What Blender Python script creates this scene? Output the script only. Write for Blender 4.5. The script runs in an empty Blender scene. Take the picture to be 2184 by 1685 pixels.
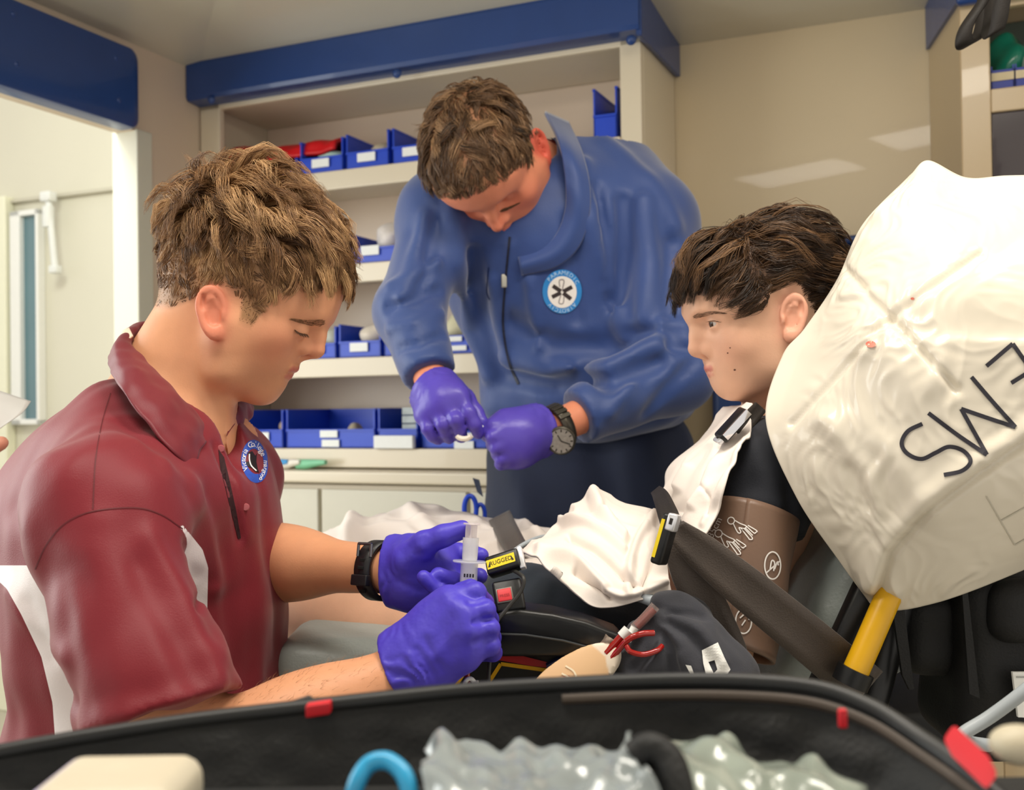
import bpy, bmesh, math, random
import numpy as np
from mathutils import Matrix, Vector
from mathutils.bvhtree import BVHTree

random.seed(7); np.random.seed(7)
SC = bpy.context.scene
COL = SC.collection

# ---------------------------------------------------------------- camera
FPX = 2288.0
CW, CH = 2184.0, 1685.0
CAM = np.array([0.0, 0.0, 1.10])
PITCH = math.radians(0.70)
ROLL = math.radians(0.8)
_F = np.array([0, math.cos(PITCH), math.sin(PITCH)])
_U0 = np.array([0, -math.sin(PITCH), math.cos(PITCH)])
_R0 = np.array([1.0, 0, 0])
RV = _R0 * math.cos(ROLL) - _U0 * math.sin(ROLL)
UV = _U0 * math.cos(ROLL) + _R0 * math.sin(ROLL)
cam_data = bpy.data.cameras.new('camera')
cam = bpy.data.objects.new('camera', cam_data); COL.objects.link(cam)
cam_data.sensor_fit = 'HORIZONTAL'; cam_data.sensor_width = 36.0
cam_data.lens = FPX * 36.0 / CW
cam_data.clip_start = 0.02
M = Matrix.Identity(4)
for i in range(3):
    M[i][0] = RV[i]; M[i][1] = UV[i]; M[i][2] = -_F[i]; M[i][3] = CAM[i]
cam.matrix_world = M
cam_data.dof.use_dof = True
cam_data.dof.focus_distance = 1.17
cam_data.dof.aperture_fstop = 6.8
SC.camera = cam
SC.cycles.max_bounces = 6; SC.cycles.diffuse_bounces = 3; SC.cycles.glossy_bounces = 2; SC.cycles.transmission_bounces = 4; SC.cycles.transparent_max_bounces = 12
SC.cycles.caustics_reflective = False; SC.cycles.caustics_refractive = False

# ---------------------------------------------------------------- world, lights, exposure
SC.view_settings.view_transform = 'Standard'
SC.view_settings.look = 'None'
SC.view_settings.gamma = 1.0
SC.view_settings.use_curve_mapping = False
SC.view_settings.exposure = 0.62
w = bpy.data.worlds.new('world'); SC.world = w; w.use_nodes = True
w.node_tree.nodes['Background'].inputs[0].default_value = (1.0, 0.94, 0.86, 1)
w.node_tree.nodes['Background'].inputs[1].default_value = 0.68

def area(name, loc, target, sx, sy, watts, col):
    l = bpy.data.lights.new(name, 'AREA'); l.shape = 'RECTANGLE'; l.size = sx; l.size_y = sy
    l.energy = watts; l.color = col
    o = bpy.data.objects.new(name, l); COL.objects.link(o)
    o.location = loc
    o.rotation_euler = (Vector(target) - Vector(loc)).to_track_quat('-Z', 'Y').to_euler()
    return o
# ceiling lamps of the compartment, daylight through the open side door
area('ceiling_lamp_light', (0.30, 0.95, 2.09), (0.30, 1.05, 0), 0.50, 0.25, 6.6, (1.0, 0.93, 0.83))
area('ceiling_lamp_light', (-0.45, 0.75, 2.09), (-0.45, 0.85, 0), 0.50, 0.25, 5.4, (1.0, 0.94, 0.85))
area('ceiling_lamp_light', (1.05, 0.75, 2.09), (1.05, 0.85, 0), 0.50, 0.25, 2.8, (1.0, 0.91, 0.79))
area('doorway_daylight', (-1.90, 1.55, 1.55), (0.0, 1.35, 1.1), 1.1, 1.5, 20, (0.96, 1.0, 0.97))
area('outer_wall_fill_light', (-1.30, 2.35, 2.45), (-1.2, 2.9, 1.2), 0.8, 0.4, 16, (0.97, 1.0, 0.92))  # unseen fill light added to brighten the outer wall beyond the doorway
# ---------------------------------------------------------------- helpers
def A(*a): return np.array(a, float)
def nrm(v): v = np.asarray(v, float); return v / (np.linalg.norm(v) + 1e-12)
def P(px, py, Y):
    "point of the place at depth Y along the sight line of a picture position"
    d = _F + RV * ((px - CW/2) / FPX) + UV * ((CH/2 - py) / FPX)
    return CAM + d * (Y / d[1])
def ray(px, py):
    return nrm(_F + RV * ((px - CW/2) / FPX) + UV * ((CH/2 - py) / FPX))
def proj(p):
    q = np.asarray(p) - CAM
    z = q @ _F
    return np.stack([CW/2 + FPX * (q @ RV) / z, CH/2 - FPX * (q @ UV) / z], -1)
def link(o, parent=None):
    COL.objects.link(o)
    if parent is not None: o.parent = parent
    return o
def tag(o, label, cat=None, group=None, kind=None):
    if label: o['label'] = label
    if cat: o['category'] = cat
    if group: o['group'] = group
    if kind: o['kind'] = kind
    return o
def struct(o, label=None):
    o['kind'] = 'structure'
    if label: o['label'] = label
    return o
def empty(name, loc=(0, 0, 0)):
    o = bpy.data.objects.new(name, None); COL.objects.link(o); o.location = loc
    o.empty_display_size = 0.02
    return o
def mesh(name, v, f, mat, parent=None, smooth=True, base=None):
    me = bpy.data.meshes.new(name)
    v = np.asarray(v, float)
    if base is not None: v = v - np.asarray(base)
    if isinstance(f, np.ndarray):
        n, k = f.shape
        me.vertices.add(len(v)); me.vertices.foreach_set('co', v.ravel())
        me.loops.add(n * k); me.loops.foreach_set('vertex_index', f.ravel().astype(np.int32))
        me.polygons.add(n)
        me.polygons.foreach_set('loop_start', np.arange(0, n * k, k, dtype=np.int32))
        me.polygons.foreach_set('loop_total', np.full(n, k, dtype=np.int32))
        me.update(calc_edges=True); me.validate()
    else:
        me.from_pydata([tuple(x) for x in v], [], f); me.update()
    if mat is not None: me.materials.append(mat)
    if smooth: me.polygons.foreach_set('use_smooth', np.ones(len(me.polygons), bool))
    o = bpy.data.objects.new(name, me); link(o, parent)
    if base is not None: o.location = base
    return o
def pos_under(o, parent):
    "parent, keeping the place (parent an unrotated Empty)"
    o.parent = parent; o.matrix_parent_inverse = Matrix.Translation(-Vector(parent.location)); return o
def attr(o, name, arr):
    a = o.data.attributes.new(name, 'FLOAT', 'POINT'); a.data.foreach_set('value', np.asarray(arr, np.float32))

class MB:
    "collects simple solids into one mesh"
    def __init__(s): s.v = []; s.f = []
    def add(s, v, f):
        n = len(s.v); s.v += [tuple(map(float, x)) for x in v]; s.f += [tuple(i + n for i in q) for q in f]; return s
    def box(s, c, ax, ay, az, bev=0.0):
        "box: centre and three half-axis vectors, chamfered"
        c, ax, ay, az = map(lambda x: np.asarray(x, float), (c, ax, ay, az))
        if bev <= 0:
            v = [c + i*ax + j*ay + k*az for i in (-1, 1) for j in (-1, 1) for k in (-1, 1)]
            return s.add(v, [(0,1,3,2), (4,6,7,5), (0,4,5,1), (2,3,7,6), (0,2,6,4), (1,5,7,3)])
        bm = bmesh.new(); bmesh.ops.create_cube(bm, size=2)
        L = [np.linalg.norm(a) for a in (ax, ay, az)]
        for q in bm.verts: q.co = Vector((q.co.x*L[0], q.co.y*L[1], q.co.z*L[2]))
        bmesh.ops.bevel(bm, geom=list(bm.edges), offset=min(bev, 0.95*min(L)), segments=3, profile=0.5, affect='EDGES', clamp_overlap=True)
        bm.verts.index_update()
        u = [nrm(a) for a in (ax, ay, az)]
        v = [c + q.co.x*u[0] + q.co.y*u[1] + q.co.z*u[2] for q in bm.verts]
        f = [[q.index for q in g.verts] for g in bm.faces]; bm.free()
        return s.add(v, f)
    def tube(s, pts, r, n=10, caps=True, flat=None):
        pts = [np.asarray(p, float) for p in pts]
        R = r if hasattr(r, '__len__') else [r] * len(pts)
        T = [nrm(pts[min(i+1, len(pts)-1)] - pts[max(i-1, 0)]) for i in range(len(pts))]
        up = A(0, 0, 1) if abs(T[0][2]) < .9 else A(1, 0, 0)
        if flat is not None: up = np.asarray(flat, float)
        V = []
        for i, p in enumerate(pts):
            b = nrm(np.cross(T[i], up)); nn = np.cross(b, T[i]); up = nn
            for k in range(n):
                a = 2*math.pi*k/n
                V.append(p + R[i]*(math.cos(a)*b + math.sin(a)*nn))
        Fc = [(i*n+k, i*n+(k+1) % n, (i+1)*n+(k+1) % n, (i+1)*n+k) for i in range(len(pts)-1) for k in range(n)]
        if caps:
            Fc += [tuple(range(n-1, -1, -1)), tuple((len(pts)-1)*n+k for k in range(n))]
        return s.add(V, Fc)
    def prism(s, poly, d):
        "closed planar polygon (3-D points) extruded by vector d"
        poly = [np.asarray(p, float) for p in poly]; n = len(poly); d = np.asarray(d, float)
        V = poly + [p + d for p in poly]
        return s.add(V, [tuple(range(n-1, -1, -1)), tuple(range(n, 2*n))] + [(i, (i+1) % n, (i+1) % n + n, i+n) for i in range(n)])
    def lathe(s, o, axis, prof, n=24):
        axis = nrm(axis); t = A(1, 0, 0) if abs(axis[0]) < .8 else A(0, 1, 0)
        b = nrm(np.cross(axis, t)); c = np.cross(axis, b); V = []
        for (r, h) in prof:
            for k in range(n):
                a = 2*math.pi*k/n; V.append(np.asarray(o) + axis*h + r*(math.cos(a)*b + math.sin(a)*c))
        m = len(prof)
        Fc = [(i*n+k, i*n+(k+1) % n, (i+1)*n+(k+1) % n, (i+1)*n+k) for i in range(m-1) for k in range(n)]
        Fc += [tuple(range(n-1, -1, -1)), tuple((m-1)*n+k for k in range(n))]
        return s.add(V, Fc)
    def build(s, name, mat, parent=None, smooth=False, base=None):
        o = mesh(name, s.v, s.f, mat, parent, smooth, base)
        bm = bmesh.new(); bm.from_mesh(o.data); bmesh.ops.recalc_face_normals(bm, faces=bm.faces); bm.to_mesh(o.data); bm.free()
        if smooth:
            try: o.data.set_sharp_from_angle(angle=math.radians(40))
            except Exception: pass
        return o

def catmull(pts, n):
    pts = np.asarray(pts, float); k = len(pts)
    t = np.linspace(0, k-1, n); i = np.clip(t.astype(int), 0, k-2); u = (t-i)[:, None]
    g = lambda j: pts[np.clip(j, 0, k-1)]
    p0, p1, p2, p3 = g(i-1), g(i), g(i+1), g(i+2)
    p0 = np.where((i == 0)[:, None], 2*p1-p2, p0); p3 = np.where((i == k-2)[:, None], 2*p2-p1, p3)
    return 0.5*((2*p1) + (-p0+p2)*u + (2*p0-5*p1+4*p2-p3)*u*u + (-p0+3*p1-3*p2+p3)*u**3)
def patch(ctrl, nu, nv):
    "smooth grid through a control net: rows of 3-D points -> (nu,nv,3)"
    rows = np.array([catmull(r, nv) for r in ctrl])
    return np.stack([catmull(rows[:, j], nu) for j in range(nv)], 1)
def grid_normals(g):
    du = np.gradient(g, axis=0); dv = np.gradient(g, axis=1)
    n = np.cross(du, dv); return n / (np.linalg.norm(n, axis=-1, keepdims=True) + 1e-12)
def grid_faces(nu, nv):
    i, j = np.meshgrid(np.arange(nu-1), np.arange(nv-1), indexing='ij')
    a = (i*nv+j).ravel(); return np.stack([a, a+nv, a+nv+1, a+1], 1)
def sheet(name, g, mat, thick, parent=None, base=None):
    "closed thin solid from a grid"
    nu, nv = g.shape[:2]; n = grid_normals(g)
    v = np.concatenate([(g + n*thick/2).reshape(-1, 3), (g - n*thick/2).reshape(-1, 3)])
    f = grid_faces(nu, nv); k = nu*nv
    b = [f, f[:, ::-1] + k]
    idx = np.arange(k).reshape(nu, nv)
    for e in (idx[0], idx[-1][::-1], idx[:, 0][::-1], idx[:, -1]):
        b.append(np.stack([e[:-1], e[1:], e[1:]+k, e[:-1]+k], 1))
    o = mesh(name, v, np.concatenate(b), mat, parent, True, base)
    bm = bmesh.new(); bm.from_mesh(o.data); bmesh.ops.recalc_face_normals(bm, faces=bm.faces); bm.to_mesh(o.data); bm.free()
    return o

# ---- noise
_rs = np.random.RandomState(3)
def sines(p, scale, seed=0, n=7):
    r = np.random.RandomState(seed); out = 0
    for i in range(n):
        d = r.normal(size=3); d /= np.linalg.norm(d)
        out = out + np.sin((p @ d) * (2*math.pi/scale) * (0.6 + 0.9*r.rand()) + r.rand()*6.28)
    return out / math.sqrt(n)

# ---- signed distance modelling
def smin(a, b, k):
    h = np.maximum(k - np.abs(a-b), 0) / k
    return np.minimum(a, b) - h*h*k*0.25
def smax(a, b, k): return -smin(-a, -b, k)
def sph(p, c, r): return np.linalg.norm(p - np.asarray(c), axis=-1) - r
def ell(p, c, r, R=None):
    q = p - np.asarray(c)
    if R is not None: q = q @ R
    r = np.asarray(r, float)
    k0 = np.linalg.norm(q/r, axis=-1); k1 = np.linalg.norm(q/(r*r), axis=-1)
    return np.where(k1 > 1e-9, k0*(k0-1)/np.maximum(k1, 1e-9), -r.min())
def cap(p, a, b, ra, rb=None):
    a = np.asarray(a, float); b = np.asarray(b, float); rb = ra if rb is None else rb
    d = b - a; t = np.clip(((p-a) @ d) / (d @ d + 1e-12), 0, 1)
    return np.linalg.norm(p - a - t[:, None]*d, axis=-1) - (ra + (rb-ra)*t)
def chain(p, pts, rs, k=0.004):
    d = None
    for i in range(len(pts)-1):
        e = cap(p, pts[i], pts[i+1], rs[i], rs[i+1]); d = e if d is None else smin(d, e, k)
    return d
def segd(p, a, b):
    a = np.asarray(a, float); b = np.asarray(b, float); d = b-a
    t = np.clip(((p-a) @ d) / (d @ d + 1e-12), 0, 1)
    return np.linalg.norm(p - a - t[:, None]*d, axis=-1)
def polyd(p, pts):
    d = None
    for i in range(len(pts)-1):
        e = segd(p, pts[i], pts[i+1]); d = e if d is None else np.minimum(d, e)
    return d
def rbox(p, c, h, r, R=None):
    q = p - np.asarray(c)
    if R is not None: q = q @ R
    q = np.abs(q) - (np.asarray(h) - r)
    return np.linalg.norm(np.maximum(q, 0), axis=-1) + np.minimum(q.max(-1), 0) - r
def frame(f, u):
    "columns: forward x, left y, up z"
    x = nrm(f); z = nrm(np.asarray(u) - x*(np.asarray(u) @ x)); y = np.cross(z, x)
    return np.stack([x, y, z], 1)

def sdf_mesh(f, lo, hi, h):
    lo = np.asarray(lo, float); hi = np.asarray(hi, float); B = 4
    nc = np.ceil((hi-lo)/(h*B)).astype(int) + 1
    ax = [lo[i] + np.arange(nc[i])*h*B for i in range(3)]
    G = np.stack(np.meshgrid(*ax, indexing='ij'), -1).reshape(-1, 3)
    dc = f(G).reshape(nc)
    act = np.abs(dc) < h*B*1.9
    fa = np.repeat(np.repeat(np.repeat(act, B, 0), B, 1), B, 2)
    d = np.repeat(np.repeat(np.repeat(dc, B, 0), B, 1), B, 2).astype(np.float32)
    # coarse node i owns fine nodes i*B-2 .. i*B+1
    off = B//2
    ijk = np.argwhere(fa)
    pts = lo + (ijk - off)*h
    val = np.empty(len(pts), np.float32)
    for s in range(0, len(pts), 400000): val[s:s+400000] = f(pts[s:s+400000])
    d[fa] = val
    s = d < 0
    N = d.shape
    c = s[:-1, :-1, :-1].astype(np.int8).copy()
    for dx in (0, 1):
        for dy in (0, 1):
            for dz in (0, 1):
                if dx+dy+dz: c += s[dx:N[0]-1+dx, dy:N[1]-1+dy, dz:N[2]-1+dz]
    cells = np.argwhere((c > 0) & (c < 8))
    idx = -np.ones(c.shape, np.int64); idx[tuple(cells.T)] = np.arange(len(cells))
    acc = np.zeros((len(cells), 3)); cnt = np.zeros(len(cells))
    cor = [(x, y, z) for x in (0, 1) for y in (0, 1) for z in (0, 1)]
    for a in range(8):
        for b in range(a+1, 8):
            da = np.array(cor[a]); db = np.array(cor[b])
            if np.abs(da-db).sum() != 1: continue
            va = d[tuple((cells+da).T)]; vb = d[tuple((cells+db).T)]
            m = (va < 0) != (vb < 0)
            t = (va[m] / (va[m]-vb[m]))[:, None]
            acc[m] += da + (db-da)*t; cnt[m] += 1
    V = lo + (cells + acc/cnt[:, None] - off)*h
    Fs = []
    for ax_ in range(3):
        sl = [slice(1, -1)]*3; sl[ax_] = slice(0, -1)
        sl2 = list(sl); sl2[ax_] = slice(1, None)
        s0 = s[tuple(sl)]; s1 = s[tuple(sl2)]
        e = np.argwhere(s0 != s1)
        if not len(e): continue
        inside = s0[tuple(e.T)]
        o = np.ones(3, int); o[ax_] = 0
        e = e + o
        u_, v_ = [(1, 2), (2, 0), (0, 1)][ax_]
        q = []
        for (du, dv) in ((0, 0), (1, 0), (1, 1), (0, 1)):
            cc = e.copy(); cc[:, u_] -= du; cc[:, v_] -= dv
            q.append(idx[tuple(cc.T)])
        q = np.stack(q, 1); q[~inside] = q[~inside][:, ::-1]
        Fs.append(q)
    Fq = np.concatenate(Fs); Fq = Fq[(Fq >= 0).all(1)]
    return V, Fq
def vnormals(V, Fq):
    n = np.zeros_like(V)
    fn = np.cross(V[Fq[:, 2]]-V[Fq[:, 0]], V[Fq[:, 3]]-V[Fq[:, 1]])
    for k in range(4): np.add.at(n, Fq[:, k], fn)
    return n / (np.linalg.norm(n, axis=1, keepdims=True) + 1e-12)
def relax(V, Fq, it=1, lam=0.5):
    for _ in range(it):
        acc = np.zeros_like(V); c = np.zeros(len(V))
        for k in range(4):
            a = Fq[:, k]; b = Fq[:, (k+1) % 4]
            np.add.at(acc, a, V[b]); np.add.at(c, a, 1); np.add.at(acc, b, V[a]); np.add.at(c, b, 1)
        V = V + lam*(acc/np.maximum(c, 1)[:, None] - V)
    return V
def solid(name, f, lo, hi, h, mat, parent=None, base=None, smooth_it=1):
    V, Fq = sdf_mesh(f, lo, hi, h)
    V = relax(V, Fq, smooth_it, 0.45)
    o = mesh(name, V, Fq, mat, parent, True, base)
    o_v[o.name] = (V, Fq)
    return o
o_v = {}
def hit(f, px, py, y0=0.4, y1=3.5, n=400):
    "first surface point of a signed-distance shape on a sight line"
    d = ray(px, py); t = np.linspace(y0, y1, n); pts = CAM + d*t[:, None]
    v = f(pts); k = np.argmax(v < 0)
    if v[k] >= 0: return pts[np.argmin(v)]
    a = max(k-1, 0); u = v[a]/(v[a]-v[k]+1e-12)
    return pts[a] + (pts[k]-pts[a])*u
def with_folds(f, folds, clip=None):
    """folds: (list of px points, width m, height m); ridges (or creases when negative) on the surface"""
    L = []
    for (pts, wd, ht) in folds:
        L.append((np.array([hit(f, x, y) for x, y in pts]), wd, ht))
    def g(p):
        d = f(p)
        near = np.abs(d) < 0.06
        if near.any():
            q = p[near]; add = np.zeros(len(q))
            for pts, wd, ht in L:
                lo = pts.min(0)-3*wd; hi = pts.max(0)+3*wd
                m = ((q > lo) & (q < hi)).all(1)
                if m.any(): add[m] += ht*np.exp(-(polyd(q[m], pts)/wd)**2)
            d = d.copy(); d[near] -= add
        return d
    return g
def in_poly(pts, poly):
    "signed distance (px), positive inside"
    poly = np.asarray(poly, float); x, y = pts[:, 0], pts[:, 1]
    ins = np.zeros(len(pts), bool); dist = np.full(len(pts), 1e9)
    n = len(poly)
    for i in range(n):
        a, b = poly[i], poly[(i+1) % n]
        c = ((a[1] > y) != (b[1] > y)) & (x < (b[0]-a[0])*(y-a[1])/(b[1]-a[1]+1e-12)+a[0]); ins ^= c
        d = b-a; t = np.clip(((pts-a) @ d)/(d @ d+1e-12), 0, 1)
        dist = np.minimum(dist, np.linalg.norm(pts-a-t[:, None]*d, axis=1))
    return np.where(ins, dist, -dist)

def bvh_of(*objs):
    vs, fs = [], []
    for o in objs:
        n = len(vs); mw = o.matrix_world if o.parent is None else Matrix.Translation(Vector(o.location))
        off = Vector(o.location)
        vs += [v.co + off for v in o.data.vertices]
        fs += [[i+n for i in q.vertices] for q in o.data.polygons]
    return BVHTree.FromPolygons(vs, fs)
def cast(bvh, px, py):
    r = bvh.ray_cast(Vector(CAM), Vector(ray(px, py)))
    if r[0] is None: return None
    return np.array(r[0]), np.array(r[1])
def ink(name, strokes, bvh, w_px, mat, parent, off=0.0006, step=4.0, fallback=None):
    "thin raised ribbons following strokes on a surface"
    mb = MB()
    for st in strokes:
        st = np.asarray(st, float)
        L = np.linalg.norm(np.diff(st, axis=0), axis=1).sum()
        c = catmull(st, max(int(L/step), 2)) if len(st) > 2 else np.linspace(st[0], st[1], max(int(L/step), 2))
        row = []
        for i, (x, y) in enumerate(c):
            t = nrm(c[min(i+1, len(c)-1)] - c[max(i-1, 0)]); n2 = A(-t[1], t[0])*w_px/2
            a = cast(bvh, x+n2[0], y+n2[1]); b = cast(bvh, x-n2[0], y-n2[1])
            if a is None or b is None: continue
            row.append((a[0]+nrm(CAM-a[0])*off, b[0]+nrm(CAM-b[0])*off))
        if len(row) < 2: continue
        v = [q for r in row for q in r]
        mb.add(v, [(2*i, 2*i+1, 2*i+3, 2*i+2) for i in range(len(row)-1)])
    return mb.build(name, mat, parent) if mb.v else None
def decal(name, polys, bvh, mat, parent, off=0.0006, cell=3.0):
    "filled outlines laid on a surface: grid cells of the outline, each corner placed on the surface"
    mb = MB()
    for poly in polys:
        poly = np.asarray(poly, float)
        bm = bmesh.new()
        vs = [bm.verts.new((x, y, 0)) for x, y in poly]
        fc = bm.faces.new(vs)
        lo, hi = poly.min(0), poly.max(0)
        for ax_ in (0, 1):
            for c in np.arange(lo[ax_]+cell, hi[ax_], cell):
                co = [0, 0, 0]; co[ax_] = c; no = [0, 0, 0]; no[ax_] = 1
                bmesh.ops.bisect_plane(bm, geom=list(bm.verts)+list(bm.edges)+list(bm.faces), plane_co=co, plane_no=no)
        bmesh.ops.triangulate(bm, faces=bm.faces)
        bm.verts.index_update(); V = []; ok = True
        hits = [cast(bvh, q.co.x, q.co.y) for q in bm.verts]
        good = [h is not None for h in hits]
        V = [h[0]+nrm(CAM-h[0])*off if h is not None else A(0, 0, 0) for h in hits]
        f = [[q.index for q in g.verts] for g in bm.faces if all(good[q.index] for q in g.verts)]
        used = sorted({i for q in f for i in q}); mp = {k: i for i, k in enumerate(used)}
        if f: mb.add([V[k] for k in used], [tuple(mp[i] for i in q) for q in f])
        bm.free()
    return mb.build(name, mat, parent) if mb.v else None
def text_polys(s, size=1.0):
    "outline triangles of a word in the built-in font, unit height about size; returns verts(n,2), tris"
    cu = bpy.data.curves.new('lettering', 'FONT'); cu.body = s; cu.size = size; cu.align_x = 'CENTER'; cu.align_y = 'CENTER'
    cu.resolution_u = 3
    o = bpy.data.objects.new('lettering', cu); COL.objects.link(o)
    dg = bpy.context.evaluated_depsgraph_get(); me = bpy.data.meshes.new_from_object(o.evaluated_get(dg))
    v = np.array([q.co[:2] for q in me.vertices]); f = [tuple(q.vertices) for q in me.polygons]
    bpy.data.objects.remove(o); bpy.data.curves.remove(cu); bpy.data.meshes.remove(me)
    return v, f

# ---------------------------------------------------------------- materials
def srgb(h):
    if isinstance(h, str):
        h = h.lstrip('#'); c = [int(h[i:i+2], 16)/255 for i in (0, 2, 4)]
    else: c = [x/255 for x in h]
    return tuple(((x+0.055)/1.055)**2.4 if x > 0.04045 else x/12.92 for x in c) + (1.0,)
_mats = {}
def mat(name, col, rough=0.5, metal=0.0, var=0.06, vs=40.0, bump=0.0, bs=300.0, coat=0.0, trans=0.0, sheen=0.0, sss=0.0, alpha=1.0, emit=None, spec=0.5, ior=1.45):
    if name in _mats: return _mats[name]
    m = bpy.data.materials.new(name); m.use_nodes = True; nt = m.node_tree; b = nt.nodes['Principled BSDF']
    c = srgb(col)
    b.inputs['Roughness'].default_value = rough; b.inputs['Metallic'].default_value = metal
    b.inputs['Coat Weight'].default_value = coat; b.inputs['Transmission Weight'].default_value = trans
    b.inputs['Sheen Weight'].default_value = sheen; b.inputs['Alpha'].default_value = alpha
    b.inputs['Specular IOR Level'].default_value = spec; b.inputs['IOR'].default_value = ior
    if sss: 
        b.inputs['Subsurface Weight'].default_value = sss; b.inputs['Subsurface Radius'].default_value = (1, .5, .3); b.inputs['Subsurface Scale'].default_value = 0.006
    if emit: 
        b.inputs['Emission Color'].default_value = c; b.inputs['Emission Strength'].default_value = emit
    tc = nt.nodes.new('ShaderNodeTexCoord')
    if var:
        n = nt.nodes.new('ShaderNodeTexNoise'); n.inputs['Scale'].default_value = vs; n.inputs['Detail'].default_value = 1.5
        nt.links.new(tc.outputs['Object'], n.inputs['Vector'])
        hs = nt.nodes.new('ShaderNodeMix'); hs.data_type = 'RGBA'
        hs.inputs['A'].default_value = tuple(max(x*(1-var), 0) for x in c[:3]) + (1,)
        hs.inputs['B'].default_value = tuple(min(x*(1+var), 1) for x in c[:3]) + (1,)
        nt.links.new(n.outputs['Fac'], hs.inputs['Factor']); nt.links.new(hs.outputs['Result'], b.inputs['Base Color'])
    else: b.inputs['Base Color'].default_value = c
    if bump:
        n2 = nt.nodes.new('ShaderNodeTexNoise'); n2.inputs['Scale'].default_value = bs; n2.inputs['Detail'].default_value = 1
        nt.links.new(tc.outputs['Object'], n2.inputs['Vector'])
        bp = nt.nodes.new('ShaderNodeBump'); bp.inputs['Strength'].default_value = bump; bp.inputs['Distance'].default_value = 0.002
        nt.links.new(n2.outputs['Fac'], bp.inputs['Height']); nt.links.new(bp.outputs['Normal'], b.inputs['Normal'])
    _mats[name] = m
    return m
def attr_mix(m, aname, col, lo=0.0, hi=1.0):
    "lay a second colour over a material where a surface attribute rises from lo to hi"
    nt = m.node_tree; b = nt.nodes['Principled BSDF']
    a = nt.nodes.new('ShaderNodeAttribute'); a.attribute_name = aname
    r = nt.nodes.new('ShaderNodeMapRange'); r.inputs['From Min'].default_value = lo; r.inputs['From Max'].default_value = hi
    r.clamp = True
    nt.links.new(a.outputs['Fac'], r.inputs['Value'])
    mx = nt.nodes.new('ShaderNodeMix'); mx.data_type = 'RGBA'
    if b.inputs['Base Color'].links: nt.links.new(b.inputs['Base Color'].links[0].from_socket, mx.inputs['A'])
    else: mx.inputs['A'].default_value = b.inputs['Base Color'].default_value
    mx.inputs['B'].default_value = srgb(col)
    nt.links.new(r.outputs['Result'], mx.inputs['Factor']); nt.links.new(mx.outputs['Result'], b.inputs['Base Color'])
    return m
# ---------------------------------------------------------------- the room
UU = nrm(A(0.915, -0.403, 0)); VV = nrm(A(0.403, 0.915, 0)); ZZ = A(0, 0, 1)
_c = P(427, 500, 2.9); ORG = A(_c[0], _c[1], 0)
def RM(s, t, z): return ORG + UU*s + VV*t + ZZ*z
def st(p): q = np.asarray(p) - ORG; return float(q @ UU), float(q @ VV), float(q[2])
def onT(px, py, t):
    d = ray(px, py); o = CAM - ORG; k = (t - o @ VV)/(d @ VV); return st(CAM + d*k)
def onS(px, py, s):
    d = ray(px, py); o = CAM - ORG; k = (s - o @ UU)/(d @ UU); return st(CAM + d*k)
def rb(mb, s0, s1, t0, t1, z0, z1, bev=0):
    return mb.box(RM((s0+s1)/2, (t0+t1)/2, (z0+z1)/2), UU*(s1-s0)/2, VV*(t1-t0)/2, ZZ*(z1-z0)/2, bev)
def rbox1(name, m, s0, s1, t0, t1, z0, z1, parent=None, bev=0, smooth=False):
    return rb(MB(), s0, s1, t0, t1, z0, z1, bev).build(name, m, parent, smooth)

CREAM = mat('cream_laminate', '#d9cdb6', 0.32, var=0.03, vs=6, bump=0.02, bs=30, coat=0.15)
WALLM = mat('beige_wall_panel', '#d3c1a0', 0.40, var=0.05, vs=4, bump=0.10, bs=7, coat=0.12)
PINKW = mat('beige_left_wall', '#d6c3ac', 0.45, var=0.03, vs=5)
CEILM = mat('ceiling_panel', '#d2ccbb', 0.28, var=0.03, vs=5, coat=0.2)
BLUEV = mat('blue_vinyl', '#24427e', 0.30, var=0.08, vs=14, bump=0.12, bs=22, coat=0.2)
NAVYV = mat('navy_vinyl', '#1f3768', 0.4, var=0.08, vs=14, bump=0.1, bs=30)
PALE = mat('pale_painted_panel', '#d5d3c2', 0.42, var=0.03, vs=4)
WHITEP = mat('white_plastic', '#e9ebe8', 0.35, var=0.02)
CHROME = mat('button_metal', '#b9bdc8', 0.22, 0.7, var=0.02)
BIN = mat('blue_bin_plastic', '#1d45c4', 0.38, var=0.06, vs=20)
LAB = mat('label_paper', '#eef0ee', 0.6, var=0.03, vs=90)
DARKG = mat('smoked_acrylic', '#4b4549', 0.12, var=0.1, vs=6, coat=0.5)
FLOORM = mat('grey_vinyl_floor', '#b9b4a4', 0.45, var=0.06, vs=12)

ztop = onT(427, 140, 0)[2]; zhb = onT(430, 229, 0)[2]
sl = onT(470, 400, 0)[0]; sr = onT(1324, 300, 0)[0]; sE = onT(1368, 200, 0)[0]
TB = 0.29
fl = rbox1('floor', FLOORM, -3.2, 4.2, -4.2, 1.6, -0.05, 0.0); struct(fl, 'pale grey vinyl floor of the compartment')
wf = rbox1('wall_far', WALLM, 0.0, 4.2, TB, TB+0.05, 0, 2.4); struct(wf, 'glossy beige wall behind the patient')

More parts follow.
